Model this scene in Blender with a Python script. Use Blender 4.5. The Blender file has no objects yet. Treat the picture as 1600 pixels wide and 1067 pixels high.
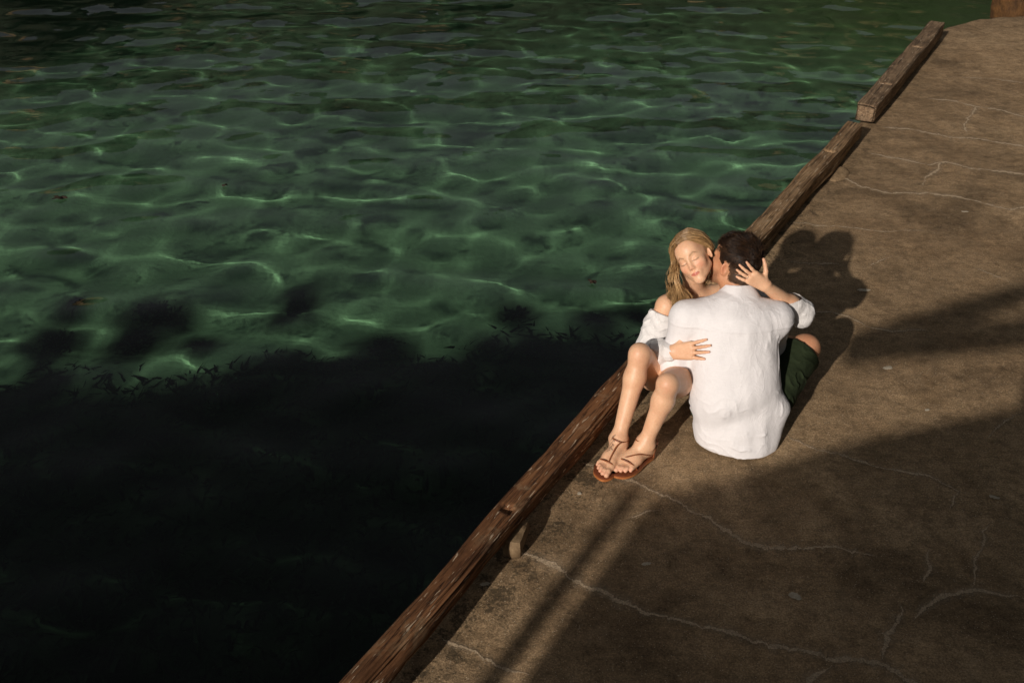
import bpy, math, random
import numpy as np
from mathutils import Vector

# ---------------------------------------------------------------- camera, sky, sun, exposure
sc = bpy.context.scene
cam = bpy.data.cameras.new('camera'); cam_ob = bpy.data.objects.new('camera', cam)
sc.collection.objects.link(cam_ob); sc.camera = cam_ob
cam.sensor_width = 36.0; cam.lens = 35.0; cam.clip_start = .05; cam.clip_end = 3000.0
cam_ob.location = (0, 0, 2.7); cam_ob.rotation_euler = (math.radians(58.5), 0, 0)

SUN_AZ = math.radians(30.6)      # the way the shadows run, measured from +Y towards +X
SUN_EL = math.radians(22.0)
SUN = Vector((-math.sin(SUN_AZ)*math.cos(SUN_EL), -math.cos(SUN_AZ)*math.cos(SUN_EL), math.sin(SUN_EL)))
world = bpy.data.worlds.new('World'); sc.world = world; world.use_nodes = True
wnt = world.node_tree
sky = wnt.nodes.new('ShaderNodeTexSky'); sky.sky_type = 'NISHITA'; sky.sun_disc = False
sky.sun_elevation = SUN_EL; sky.sun_rotation = math.pi + SUN_AZ
sky.air_density = 1.0; sky.dust_density = 3.0; sky.ozone_density = .6
hsv = wnt.nodes.new('ShaderNodeHueSaturation'); hsv.inputs['Saturation'].default_value = .22          # hazy, milky evening sky
wnt.links.new(sky.outputs[0], hsv.inputs['Color']); wnt.links.new(hsv.outputs[0], wnt.nodes['Background'].inputs[0])
wnt.nodes['Background'].inputs[1].default_value = .05
sun = bpy.data.lights.new('sun', 'SUN'); sun.energy = 5.0; sun.angle = math.radians(.8); sun.color = (1.0, .90, .80)
sun_ob = bpy.data.objects.new('sun', sun); sc.collection.objects.link(sun_ob)
sun_ob.rotation_euler = SUN.to_track_quat('Z', 'Y').to_euler()
sun.cycles.is_caustics_light = True
sc.view_settings.view_transform = 'Standard'; sc.view_settings.look = 'None'
sc.view_settings.exposure = -.34; sc.view_settings.gamma = 1.0
sc.cycles.use_denoising = True; sc.cycles.max_bounces = 10; sc.cycles.transparent_max_bounces = 12
sc.cycles.caustics_refractive = True; sc.cycles.caustics_reflective = False

# ---------------------------------------------------------------- helpers
def link(o, parent=None):
    sc.collection.objects.link(o)
    if parent is not None: o.parent = parent
    return o
def mesh_np(name, v, f, mat=None, parent=None, smooth=True, col=None, uv=None):
    """one mesh object from numpy vertices and equal-sized faces (tri or quad)"""
    me = bpy.data.meshes.new(name); v = np.asarray(v, np.float32); f = np.asarray(f, np.int32); k = f.shape[1]
    me.vertices.add(len(v)); me.vertices.foreach_set('co', v.ravel())
    me.loops.add(f.size); me.loops.foreach_set('vertex_index', f.ravel())
    me.polygons.add(len(f)); me.polygons.foreach_set('loop_start', np.arange(len(f), dtype=np.int32)*k)
    me.polygons.foreach_set('use_smooth', np.full(len(f), smooth, bool))
    if col is not None:
        a = me.color_attributes.new('col', 'FLOAT_COLOR', 'POINT')
        c = np.ones((len(v), 4), np.float32); c[:, :np.shape(col)[1]] = col; a.data.foreach_set('color', c.ravel())
    if uv is not None:
        u = me.uv_layers.new(name='uv'); u.data.foreach_set('uv', np.asarray(uv, np.float32)[f.ravel()].ravel())
    me.update(); me.validate()
    if mat is not None: me.materials.append(mat)
    return link(bpy.data.objects.new(name, me), parent)
def empty(name, loc=(0, 0, 0)):
    o = bpy.data.objects.new(name, None); o.location = loc; o.empty_display_size = .1; return link(o)
def tag(o, label=None, cat=None, group=None, kind=None):
    for k, x in (('label', label), ('category', cat), ('group', group), ('kind', kind)):
        if x: o[k] = x
    return o
def child_of(o, parent):
    """parent keeping world coordinates (parents here are unrotated)"""
    o.parent = parent; o.matrix_parent_inverse = parent.matrix_world.inverted() if False else o.matrix_parent_inverse
    o.location = Vector(o.location) - Vector(parent.location); return o
def grid_faces(n, m):
    i = np.arange(n*m).reshape(n, m)
    return np.stack([i[:-1, :-1], i[:-1, 1:], i[1:, 1:], i[1:, :-1]], -1).reshape(-1, 4)
def vnoise(p, seed=0):
    """smooth value noise in [-1,1] at points (...,3)"""
    p = np.asarray(p, np.float32); i = np.floor(p).astype(np.int32); f = p - i; f = f*f*f*(f*(f*6-15)+10)
    r = np.zeros(p.shape[:-1], np.float32)
    for dx in (0, 1):
        for dy in (0, 1):
            for dz in (0, 1):
                h = ((i[..., 0]+dx)*374761393 + (i[..., 1]+dy)*668265263 + (i[..., 2]+dz)*2147483647 % 1274126177 + (i[..., 2]+dz)*1274126177 + seed*974711).astype(np.uint32)
                h = (h ^ (h >> 13))*np.uint32(1274126177); h = h ^ (h >> 16)
                val = (h & 0xffff).astype(np.float32)/32767.5-1
                w = (f[..., 0] if dx else 1-f[..., 0])*(f[..., 1] if dy else 1-f[..., 1])*(f[..., 2] if dz else 1-f[..., 2])
                r += val*w
    return r
def fbm(p, oct=4, seed=0):
    p = np.asarray(p, np.float32); r = 0; a = 1.0
    for k in range(oct): r = r+a*vnoise(p*2**k+17.3*k, seed+k); a *= .5
    return r
class NT:
    """small wrapper for building node materials"""
    def __init__(s, name):
        s.m = bpy.data.materials.new(name); s.m.use_nodes = True; s.t = s.m.node_tree; s.t.nodes.clear()
        s.out = s.t.nodes.new('ShaderNodeOutputMaterial')
    def n(s, typ, **kw):
        nd = s.t.nodes.new('ShaderNode'+typ)
        for k, x in kw.items():
            if k == 'props':
                for a, b in x.items(): setattr(nd, a, b)
            else:
                key = int(k[1:]) if k[0] == 'i' and k[1:].isdigit() else k.replace('_', ' ')
                if hasattr(x, 'is_output'): s.t.links.new(x, nd.inputs[key])
                else: nd.inputs[key].default_value = x
        return nd
    def coord(s, scale=(1, 1, 1), out='Object', rot=(0, 0, 0)):
        c = s.n('TexCoord'); mp = s.n('Mapping', Scale=scale, Rotation=rot); s.t.links.new(c.outputs[out], mp.inputs[0]); return mp.outputs[0]
    def noise(s, vec, scale, detail=4, rough=.55, dist=0):
        return s.n('TexNoise', Vector=vec, Scale=scale, Detail=detail, Roughness=rough, Distortion=dist).outputs[0]
    def ramp(s, fac, stops):
        r = s.n('ValToRGB', i0=fac); e = r.color_ramp.elements
        while len(e) < len(stops): e.new(.5)
        for q, (p, c) in zip(e, stops):
            q.position = p; q.color = (c, c, c, 1) if isinstance(c, (int, float)) else (*c, 1)
        return r.outputs[0]
    def mix(s, fac, a, b, mode='MIX'):
        nd = s.n('Mix', props={'data_type': 'RGBA', 'blend_type': mode})
        for i, x in ((0, fac), (6, a), (7, b)):
            if hasattr(x, 'is_output'): s.t.links.new(x, nd.inputs[i])
            else: nd.inputs[i].default_value = x if i == 0 else (*x, 1)
        return nd.outputs[2]
    def math(s, op, a, b=0.0):
        nd = s.n('Math', props={'operation': op})
        for i, x in ((0, a), (1, b)):
            if hasattr(x, 'is_output'): s.t.links.new(x, nd.inputs[i])
            else: nd.inputs[i].default_value = x
        return nd.outputs[0]
    def bump(s, h, strength=.5, dist=.01, normal=None):
        b = s.n('Bump', Strength=strength, Distance=dist, Height=h)
        if normal is not None: s.t.links.new(normal, b.inputs['Normal'])
        return b.outputs[0]
    def attr(s, name='col'):
        a = s.n('Attribute'); a.attribute_name = name; return a.outputs[0]
    def bsdf(s, color, rough=.6, normal=None, **kw):
        p = s.n('BsdfPrincipled', Base_Color=color if hasattr(color, 'is_output') else (*color, 1), Roughness=rough, **kw)
        if normal is not None: s.t.links.new(normal, p.inputs['Normal'])
        return p.outputs[0]
    def done(s, shader):
        s.t.links.new(shader, s.out.inputs[0]); return s.m

# ---------------------------------------------------------------- materials of the setting
def mat_concrete():
    t = NT('concrete'); c = t.coord(); st = t.coord((.9, 6.5, 1), rot=(0, 0, -.20))           # brushed across the pier
    big = t.noise(c, .55, 5, .6); mid = t.noise(c, 4.2, 8, .70, .5); mid2 = t.noise(c, 17, 6, .7, .3); fine = t.noise(c, 150, 5, .75); streak = t.noise(st, 9, 6, .7)
    col = t.mix(t.ramp(mid, [(.28, 0), (.72, 1)]), (.225, .150, .080), (.415, .292, .170))
    col = t.mix(t.ramp(big, [(.40, 0), (.62, 1)]), col, t.mix(.6, col, (.150, .096, .052)))
    stain = t.noise(c, 1.35, 7, .68, .9); col = t.mix(1.0, col, t.ramp(stain, [(.36, .66), (.50, 1.0), (.66, 1.22)]), 'MULTIPLY')
    col = t.mix(1.0, col, t.ramp(mid2, [(.30, .64), (.5, 1.0), (.72, 1.32)]), 'MULTIPLY')
    col = t.mix(1.0, col, t.ramp(streak, [(.30, .84), (.5, 1.0), (.70, 1.16)]), 'MULTIPLY')
    col = t.mix(1.0, col, t.ramp(fine, [(.28, .35), (.5, 1.0), (.72, 1.9)]), 'MULTIPLY')
    vor = t.n('TexVoronoi', Vector=c, Scale=150.0)
    chip = t.ramp(vor.outputs['Distance'], [(.0, 1), (.20, 1), (.30, 0)])
    sel = t.n('TexWhiteNoise', Vector=vor.outputs['Position']).outputs[0]
    chip = t.math('MULTIPLY', chip, t.ramp(sel, [(.86, 0), (.88, 1)]))
    col = t.mix(t.math('MULTIPLY', chip, .85), col, (.60, .50, .36))
    # pale scaling patches, shallow and ragged
    pale = t.ramp(t.noise(c, 2.3, 10, .80, 1.5), [(.56, 0), (.70, 1)])
    col = t.mix(t.math('MULTIPLY', pale, .45), col, (.37, .275, .170))
    # lichen and grime along the edge, carried by a vertex colour (r = how near the timber)
    at = t.attr('col'); sep = t.n('SeparateColor', i0=at)
    li = t.noise(c, 8, 7, .75, .8); li2 = t.noise(c, 70, 3, .6)
    lm = t.math('MULTIPLY', t.ramp(t.math('ADD', li, t.math('MULTIPLY', t.math('SUBTRACT', li2, .5), .5)), [(.50, 0), (.60, 1)]), sep.outputs[0])
    col = t.mix(t.math('MULTIPLY', lm, .72), col, (.030, .025, .015))
    h = t.math('ADD', t.math('MULTIPLY', fine, .7), t.math('ADD', t.math('MULTIPLY', mid2, .7), t.math('MULTIPLY', mid, 1.3)))
    return t.done(t.bsdf(col, .88, t.bump(h, .8, .006), Specular_IOR_Level=.2))
def mat_crack():
    t = NT('weathered_crack_filling'); c = t.coord()
    n = t.noise(c, 60, 6, .8); n2 = t.noise(c, 13, 4, .7)
    col = t.mix(n, (.34, .245, .15), (.66, .52, .36)); col = t.mix(1, col, t.ramp(t.noise(c, 170, 3), [(.35, .55), (.65, 1.35)]), 'MULTIPLY')
    u = t.n('SeparateXYZ', i0=t.n('UVMap').outputs[0])
    edge = t.math('ABSOLUTE', t.math('SUBTRACT', u.outputs[1], .5))          # 0 in the middle, .5 at the rim
    core = t.math('SUBTRACT', t.math('ADD', t.math('MULTIPLY', n, .9), t.math('MULTIPLY', n2, 1.3)), t.math('ADD', t.math('MULTIPLY', edge, 5.0), .40))
    core = t.math('MULTIPLY', t.ramp(core, [(-.10, 0), (.25, 1)]), .82)
    halo = t.math('MULTIPLY', t.math('SUBTRACT', 1.0, t.math('MULTIPLY', edge, 2.0)), t.ramp(t.math('ADD', t.math('MULTIPLY', n, .5), t.math('MULTIPLY', n2, .5)), [(.34, 0), (.60, .60)]))
    a = t.math('MAXIMUM', core, halo)
    sh = t.bsdf(col, .9, t.bump(n, .7, .004), Specular_IOR_Level=.2)
    tr = t.n('BsdfTransparent').outputs[0]; mx = t.n('MixShader', i0=a, i1=tr, i2=sh)
    return t.done(mx.outputs[0])
def mat_timber(name, dark, light, sc_=1.0):
    t = NT(name); c = t.coord((1, .045, 1)); c2 = t.coord()                 # objects lie along their own Y
    g = t.noise(c, 85*sc_, 8, .72, .8); g2 = t.noise(c, 24*sc_, 6, .65, .8); blot = t.noise(c2, 5.5, 6, .7, .6)
    col = t.mix(t.ramp(g2, [(.32, 0), (.66, 1)]), dark, light)
    col = t.mix(t.ramp(g, [(.38, 1), (.52, 0)]), col, tuple(x*.22 for x in dark))
    col = t.mix(t.math('MULTIPLY', t.ramp(blot, [(.54, 0), (.68, 1)]), .6), col, (.33, .235, .14))
    col = t.mix(t.math('MULTIPLY', t.ramp(t.noise(c2, 2.3, 5, .65), [(.5, 0), (.64, 1)]), .65), col, tuple(x*.45 for x in dark))
    spl = t.ramp(t.noise(t.coord((1, .11, 1)), 110*sc_, 3, .5, .3), [(.640, 0), (.675, 1)])    # pale splinters
    col = t.mix(t.math('MULTIPLY', spl, .85), col, (.60, .47, .33))
    h = t.math('ADD', g, t.math('MULTIPLY', g2, .8))
    return t.done(t.bsdf(col, .75, t.bump(h, .8, .008), Specular_IOR_Level=.25))
def mat_water():
    t = NT('water'); c = t.coord((.55, 1.15, 1))
    a = t.noise(c, 2.6, 3, .5, .3); b = t.noise(c, 7.5, 2, .5)
    h = t.math('ADD', a, t.math('MULTIPLY', b, .22))
    nrm = t.bump(h, .09, .030)
    p = t.n('BsdfPrincipled', Base_Color=(.24, .57, .385, 1), Roughness=0.0, IOR=1.33, Transmission_Weight=1.0)
    t.t.links.new(nrm, p.inputs['Normal'])
    return t.done(p.outputs[0])
def mat_seabed():
    t = NT('sandy_seabed'); c = t.coord()
    col = t.mix(t.noise(c, 1.1, 5, .6), (.37, .34, .25), (.50, .46, .35))
    col = t.mix(t.ramp(t.noise(c, .5, 4, .6, .5), [(.55, 0), (.80, .35)]), col, (.26, .22, .15))
    at = t.attr('col'); sep = t.n('SeparateColor', i0=at); col = t.mix(sep.outputs[2], col, t.mix(.75, col, (.085, .080, .060)))  # far bed coloured darker, standing in for light lost in deeper water
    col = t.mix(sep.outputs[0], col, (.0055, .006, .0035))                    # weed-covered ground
    col = t.mix(sep.outputs[1], col, (.20, .17, .075))                      # algae on the shallows
    return t.done(t.bsdf(col, .9, t.bump(t.noise(c, 14, 5, .6), .5, .03), Specular_IOR_Level=.1))
def mat_plain(name, lo, hi, scale=8, rough=.7, bump=.4, dist=.01, spec=.3, detail=5):
    t = NT(name); c = t.coord(); n = t.noise(c, scale, detail, .62)
    return t.done(t.bsdf(t.mix(t.ramp(n, [(.3, 0), (.7, 1)]), lo, hi), rough, t.bump(n, bump, dist), Specular_IOR_Level=spec))

# ---------------------------------------------------------------- pier
P0 = np.array([-.426, 2.237]); D = np.array([.507, .862]); N = np.array([.862, -.507])
def pier_xy(s, n): return P0[0]+D[0]*s+N[0]*n, P0[1]+D[1]*s+N[1]*n
def make_pier():
    nn = np.concatenate([np.linspace(-.035, 2.4, 82), np.linspace(2.45, 7.3, 60)]); a = np.linspace(0, 1, 460)
    A, NN = np.meshgrid(a, nn, indexing='ij')
    n0 = NN+.035
    send = 10.44+.95*np.minimum(n0, .9)+.30*np.maximum(n0-1.0, 0)-.30*np.exp(-(n0/.24)**2)+.05*vnoise(np.stack([NN*5, NN*0, NN*0], -1), 5)+.025*vnoise(np.stack([NN*19, NN*0, NN*0], -1), 6)
    Sg = -6.5+A*(send+6.5)
    edge = .018*vnoise(np.stack([Sg*3.1, NN*0, NN*0], -1), 8)+.012*vnoise(np.stack([Sg*13, NN*0, NN*0], -1), 9)
    NE = NN+edge*np.exp(-(n0/.1)**2)
    X, Y = pier_xy(Sg, NE)
    p = np.stack([X*.9, Y*.9, X*0], -1)
    Z = .008*fbm(p, 3, 20)+.0035*fbm(p*9, 3, 30)
    Z -= .03*np.exp(-((send-Sg)/.10)**2)+.022*np.exp(-(n0/.02)**2)
    Z = Z-.006
    n_, m_ = X.shape
    v = np.stack([X, Y, Z], -1).reshape(-1, 3); f = grid_faces(n_, m_)[:, ::-1]
    near = np.clip(1.3*np.exp(-((n0-.11)/.15)**2), 0, 1)*np.clip((8.5-Sg)/4, .35, 1)
    col = np.stack([near, near*0, near*0], -1).reshape(-1, 3)
    # skirt down the sides
    i = np.arange(n_*m_).reshape(n_, m_)
    ring = np.concatenate([i[:-1, 0], i[-1, :-1], i[:0:-1, -1], i[0, :0:-1]])
    vv, ff = [v], [f]; base = ring; off = len(v)
    for z in (-.12, -.35, -.9, -2.4):
        w = v[ring].copy(); w[:, 2] = z; w[:, :2] += .02*fbm(np.stack([w[:, 0]*3, w[:, 1]*3, w[:, 2]*5], -1), 3, 44)[:, None]
        new = off+np.arange(len(ring)); off += len(ring); vv.append(w)
        ff.append(np.stack([base, np.roll(base, -1), np.roll(new, -1), new], -1)[:, ::-1]); base = new
    v = np.concatenate(vv); f = np.concatenate(ff); c = np.zeros((len(v), 3)); c[:len(col)] = col; c[len(col):, 0] = .9
    o = mesh_np('concrete_pier', v, f, mat_concrete(), col=c); tag(o, kind='structure'); return o
pier = make_pier()
CRACKS = [(0.0115, [(0.00, 2.87), (0.11, 2.79), (0.21, 2.71), (0.37, 2.64), (0.47, 2.58), (0.57, 2.52), (0.75, 2.45), (0.94, 2.40), (1.08, 2.32), (1.26, 2.32), (1.30, 2.26), (1.37, 2.18)]),
    (0.0103, [(0.28, 3.41), (0.38, 3.32), (0.51, 3.26), (0.61, 3.22), (0.69, 3.15), (0.77, 3.10), (0.84, 3.03), (0.92, 2.93), (1.01, 2.89), (1.14, 2.88), (1.26, 2.87), (1.41, 2.82)]),
    (0.0092, [(1.23, 3.60), (1.35, 3.49), (1.46, 3.46), (1.55, 3.41), (1.65, 3.35), (1.77, 3.30), (1.84, 3.24), (1.89, 3.21)]),
    (0.0057, [(1.89, 3.21), (1.86, 3.19), (1.79, 3.10)]),
    (0.0103, [(1.08, 2.32), (1.00, 2.25), (0.92, 2.17)]),
    (0.0092, [(1.27, 2.32), (1.34, 2.44), (1.42, 2.53), (1.43, 2.60)]),
    (0.0069, [(1.42, 2.53), (1.55, 2.59), (1.72, 2.64), (1.78, 2.62), (1.87, 2.60)]),
    (0.0092, [(1.60, 2.88), (1.57, 2.79), (1.51, 2.71)]),
    (0.0046, [(1.73, 2.65), (1.78, 2.76), (1.87, 2.95), (1.94, 3.03)]),
    (0.0069, [(2.39, 3.78), (2.26, 3.69), (2.14, 3.58)]),
    (0.0057, [(-0.26, 2.46), (-0.18, 2.39), (-0.11, 2.33), (-0.02, 2.29), (0.07, 2.25)]),
    (0.0103, [(2.32, 6.64), (2.42, 6.45), (2.60, 6.36), (2.87, 6.34), (3.03, 6.29), (3.16, 6.21), (3.31, 6.11), (3.57, 6.18)]),
    (0.0092, [(2.67, 7.10), (2.88, 7.00), (3.06, 6.87), (3.18, 6.92), (3.33, 6.82), (3.51, 6.76), (3.70, 6.69)]),
    (0.0092, [(2.96, 7.71), (3.16, 7.62), (3.39, 7.45), (3.65, 7.41), (3.90, 7.27), (4.08, 7.21)]),
    (0.0103, [(3.59, 8.42), (3.79, 8.33), (3.93, 8.22), (4.07, 8.12), (4.22, 7.98), (4.39, 7.89)]),
    (0.0057, [(1.78, 5.87), (2.00, 5.83), (2.21, 5.75), (2.62, 5.74)]),
    (0.0057, [(3.93, 8.22), (3.71, 7.90), (3.57, 7.54)]),
    (0.0057, [(3.18, 6.92), (2.96, 6.69), (2.82, 6.47)]),
    (0.0057, [(1.55, 5.34), (1.72, 5.32), (2.01, 5.29)]),
    (0.0069, [(1.62, 4.73), (1.80, 4.65), (1.88, 4.57), (2.01, 4.52), (2.22, 4.53)]),
    (0.0057, [(2.08, 5.25), (2.17, 5.31), (2.28, 5.40)]),
    (0.0069, [(4.11, 9.04), (4.38, 9.01), (4.67, 8.85)]),
    (0.0046, [(2.75, 5.26), (2.80, 5.16), (2.86, 5.03)]),
    (0.0057, [(0.47, 3.04), (0.55, 3.09), (0.62, 3.12)])]
def make_cracks():
    m = mat_crack(); rng = np.random.default_rng(4)
    for w, pts in CRACKS:
        p = np.array(pts, float); seg = np.hypot(*np.diff(p, axis=0).T); L = np.r_[0, np.cumsum(seg)]
        k = max(6, int(L[-1]/.012)); s = np.linspace(0, L[-1], k); q = np.stack([np.interp(s, L, p[:, j]) for j in (0, 1)], -1)
        sd = int(rng.integers(1e6)); z0 = np.zeros(k)
        tn = np.gradient(q, axis=0); tn /= np.linalg.norm(tn, axis=1)[:, None]+1e-9; nr = np.stack([-tn[:, 1], tn[:, 0]], -1)
        q = q+nr*(.022*fbm(np.stack([s*5, z0+sd % 97, z0], -1), 3, 3)+.006*fbm(np.stack([s*31, z0+sd % 89, z0], -1), 3, 4))[:, None]
        wd = w*3.5*(.9+.45*fbm(np.stack([s*7, z0+sd % 71, z0], -1), 3, 5)+.45*fbm(np.stack([s*40, z0+sd % 61, z0], -1), 2, 6)).clip(.25, 2.2)
        wd *= np.clip(np.minimum(s, L[-1]-s)/.08, .15, 1)*np.interp(q[:, 1], [4, 8], [1, 1.7])
        a = q+nr*wd[:, None]; b = q-nr*wd[:, None]
        zz = np.array([pier_z(x, y) for x, y in q])+.0035
        v = np.concatenate([np.c_[a, zz], np.c_[b, zz]]); i = np.arange(k-1); f = np.stack([i, i+k, i+k+1, i+1], -1)
        uv = np.concatenate([np.c_[s, z0], np.c_[s, z0+1]])
        mesh_np('crack', v, f, m, pier, uv=uv)
def pier_z(x, y):
    p = np.array([[x*.9, y*.9, 0]]); return float((.008*fbm(p, 3, 20)+.0035*fbm(p*9, 3, 30))[0]-.006)
make_cracks()

# ---------------------------------------------------------------- kerb timbers
def timber(name, a, b, w, h, roundness, mat, seed, rough=.006, hole=(), nu=None):
    """hewn timber lying along its own Y axis from a to b (centre line); superellipse section"""
    a = np.array(a, float); b = np.array(b, float); L = float(np.linalg.norm(b-a)); nu = nu or int(L/.010); nv = 72
    y = np.linspace(0, L, nu); th = np.linspace(0, 2*math.pi, nv, endpoint=False); Y, T = np.meshgrid(y, th, indexing='ij')
    e = 2/roundness; cx = np.sign(np.cos(T))*np.abs(np.cos(T))**e; cz = np.sign(np.sin(T))*np.abs(np.sin(T))**e
    X = cx*w/2; Z = cz*h/2
    wob = vnoise(np.stack([Y*1.3, Y*0, Y*0], -1), seed)*.010; wobz = vnoise(np.stack([Y*1.1, Y*0+5, Y*0], -1), seed)*.008
    p = np.stack([np.cos(T)*1.0, Y*1.5, np.sin(T)*1.0], -1)
    d = rough*1.6*fbm(p*np.array([2.2, 1.0, 2.2]), 3, seed+3)+rough*.9*fbm(np.stack([np.cos(T)*9, Y*1.6, np.sin(T)*9], -1), 3, seed+9)
    gr = fbm(np.stack([np.cos(T)*15, Y*1.1, np.sin(T)*15], -1), 2, seed+21); d -= rough*1.5*np.clip(gr-.45, 0, 1)
    endr = np.minimum(Y, L-Y); d -= .010*np.exp(-(endr/.012)**2)
    for hy, ht, r in hole:                                                   # bolt holes and knots
        dist = np.hypot(Y-hy, (T-ht)*w/2); d -= .020*np.exp(-(dist/r)**4)
    X = X+d*cx+wob; Z = Z+d*cz+wobz
    v = np.stack([X, Y, Z], -1).reshape(-1, 3)
    i = np.arange(nu*nv).reshape(nu, nv); j = np.roll(i, -1, 1)
    f = np.stack([i[:-1], j[:-1], j[1:], i[1:]], -1).reshape(-1, 4)
    caps = []
    for row, sgn in ((i[0], 1), (i[-1], -1)):
        c = v[row].mean(0); prev = row
        for k, q in enumerate((.75, .5, .25, .02)):
            new = len(v)+np.arange(nv); w_ = c+(v[row]-c)*q; w_[:, 1] += .003*fbm(w_*40, 2, seed+60); v = np.concatenate([v, w_])
            qd = np.stack([prev, np.roll(prev, -1), np.roll(new, -1), new], -1); caps.append(qd if sgn > 0 else qd[:, ::-1]); prev = new
    f = np.concatenate([f]+caps)[:, ::-1]
    o = mesh_np(name, v, f, mat); o.location = a
    dr = Vector(b-a).normalized(); o.rotation_euler = (math.atan2(dr.z, math.hypot(dr.x, dr.y)), 0, math.atan2(-dr.x, dr.y)); return o
m_log = mat_timber('dark_red_brown_timber', (.110, .043, .018), (.290, .138, .060))
m_mid = mat_timber('weathered_brown_timber', (.175, .098, .046), (.42, .275, .150))
m_far = mat_timber('grey_weathered_timber', (.130, .080, .046), (.31, .210, .125))
t1 = timber('kerb_timber', (-1.52, .296, .130), (1.01, 4.70, .125), .100, .108, 3.2, m_log, 11, .0065, [(3.01, 1.40, .020), (1.35, 1.3, .012), (4.4, 1.4, .016)])
tag(t1, 'long dark red-brown hewn log with a bolt hole, beside the sandals, propped on a block', 'timber', 'timbers along the edge of the pier')
t2 = timber('kerb_timber', (1.09, 4.78, .100), (2.63, 7.37, .104), .125, .125, 6.0, m_mid, 31, .0045, [(2.27, 1.7, .022), (1.3, 2.2, .015)])
tag(t2, 'brown splintered timber running from behind the heads to the grey squared beam', 'timber', 'timbers along the edge of the pier')
t3 = timber('kerb_timber', (2.80, 7.69, .110), (4.34, 10.34, .112), .15, .14, 9.0, m_far, 51, .003, [(.62, 1.5, .018), (1.95, 1.5, .022)])
tag(t3, 'grey weathered squared beam with a pale sawn end, at the far end of the pier', 'timber', 'timbers along the edge of the pier')
def block(name, x, y, z, sx, sy, sz, rz, mat, seed, label, cat, rnd=.16):
    k = 14; g = np.linspace(-1, 1, k); V = []; F = []
    for ax in range(3):
        for sg in (-1, 1):
            A, B = np.meshgrid(g, g, indexing='ij'); q = np.zeros((k, k, 3)); q[..., ax] = sg; q[..., (ax+1) % 3] = A; q[..., (ax+2) % 3] = B
            f = grid_faces(k, k)+len(V)*k*k; F.append(f if sg > 0 else f[:, ::-1]); V.append(q.reshape(-1, 3))
    v = np.concatenate(V); r = np.linalg.norm(v, axis=1)[:, None]; v = v*(1-rnd*(r-1)/.73)
    v = v*np.array([sx, sy, sz])/2; v += v/np.linalg.norm(v, axis=1)[:, None]*(.007*fbm(v*14+seed, 3, seed))[:, None]
    o = mesh_np(name, v, np.concatenate(F), mat); o.location = (x, y, z); o.rotation_euler = (0, 0, rz); tag(o, label, cat); return o
m_block = mat_plain('pale_block_wood', (.11, .068, .034), (.24, .165, .092), 22, .8, .8, .01)
block('support_block', .015, 2.89, .038, .075, .15, .088, -.25, m_block, 3, 'pale wooden block wedged under the red-brown log', 'block')
m_lump = mat_plain('rough_mortar', (.19, .135, .078), (.34, .25, .16), 30, .9, .9, .01)
block('mortar_lump', 2.318, 6.70, -.022, .17, .34, .085, -.53, pier.data.materials[0], 8, 'rough lump of pale mortar against the brown splintered timber', 'mortar', .40)

# ---------------------------------------------------------------- sea
WR = np.random.default_rng(3); WAVES = []
for _ in range(46):
    lam = .28*(1.7/.28)**WR.random(); th = math.pi/2+WR.normal(0, .60)
    WAVES.append((2*math.pi/lam*math.cos(th), 2*math.pi/lam*math.sin(th), .00178*lam*WR.uniform(.5, 1), WR.uniform(0, 6.28)))
def spaced(lo, hi, step, far):
    a = list(np.arange(lo, hi, step)); d = step
    while a[-1] < far: d *= 1.25; a.append(a[-1]+d)
    d = step; b = []; x = lo
    while x > -far: d *= 1.25; x -= d; b.append(x)
    return np.array(b[::-1]+a)
SEA = -.40
def make_sea():
    xs = spaced(-10.5, 8, .058, 600); ys = spaced(.4, 17, .058, 600); X, Y = np.meshgrid(xs, ys); Z = np.zeros_like(X)
    for kx, ky, a, p in WAVES: Z += a*np.sin(kx*X+ky*Y+p)
    fade = np.clip((40-np.hypot(X, Y-8))/25, 0, 1); Z = Z*np.clip(fade, 0, 1)*np.where((X > -11) & (X < 9) & (Y > 0) & (Y < 18), 1, .6)
    o = mesh_np('sea_water', np.stack([X, Y, Z+SEA], -1).reshape(-1, 3), grid_faces(*X.shape), mat_water()); tag(o, kind='structure')
    o.cycles.is_caustics_caster = True; return o
sea = make_sea()
CLUMPS = [(-1.63, 6.61, 0.13, 0.23, 'round dark weed clump alone on the open sand'),
    (-0.91, 6.06, 0.14, 0.24, 'round dark weed clump just off the ragged edge of the weed bed'),
    (-2.63, 6.43, 0.25, 0.17, 'curved dark weed patch with a hook of sand inside it'),
    (-2.70, 6.14, 0.12, 0.29, 'broad dark weed patch below the curved one'),
    (-3.27, 6.50, 0.08, 0.09, 'small oval weed clump beyond the broad patches'),
    (-3.27, 6.07, 0.20, 0.25, 'wide dark weed patch merging into the weed bed'),
    (0.02, 6.53, 0.12, 0.10, 'slim slanting weed clump on the sand toward the log'),
    (0.65, 6.44, 0.13, 0.16, 'ragged weed clump near the log, beside the sitting woman'),
    (0.94, 6.52, 0.09, 0.09, 'small weed clump close to the log behind the woman'),
    (0.16, 5.99, 0.12, 0.14, 'dark weed clump beside a pale patch at the edge of the bed'),
    (-2.25, 6.07, 0.11, 0.10, 'small tongue of weed at the hooked end of the curved patch'),
    (-1.05, 5.65, 0.08, 0.09, 'tiny weed tuft between the round clump and the bed')]
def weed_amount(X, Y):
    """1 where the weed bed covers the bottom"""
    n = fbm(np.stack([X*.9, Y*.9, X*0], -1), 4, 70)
    return np.clip(((5.92+.10*np.sin(X*1.7)+.05*X.clip(-3, 2)+.45*np.exp(-((X+.05)/.8)**2))-Y+.45*n)/.16, 0, 1)
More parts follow.
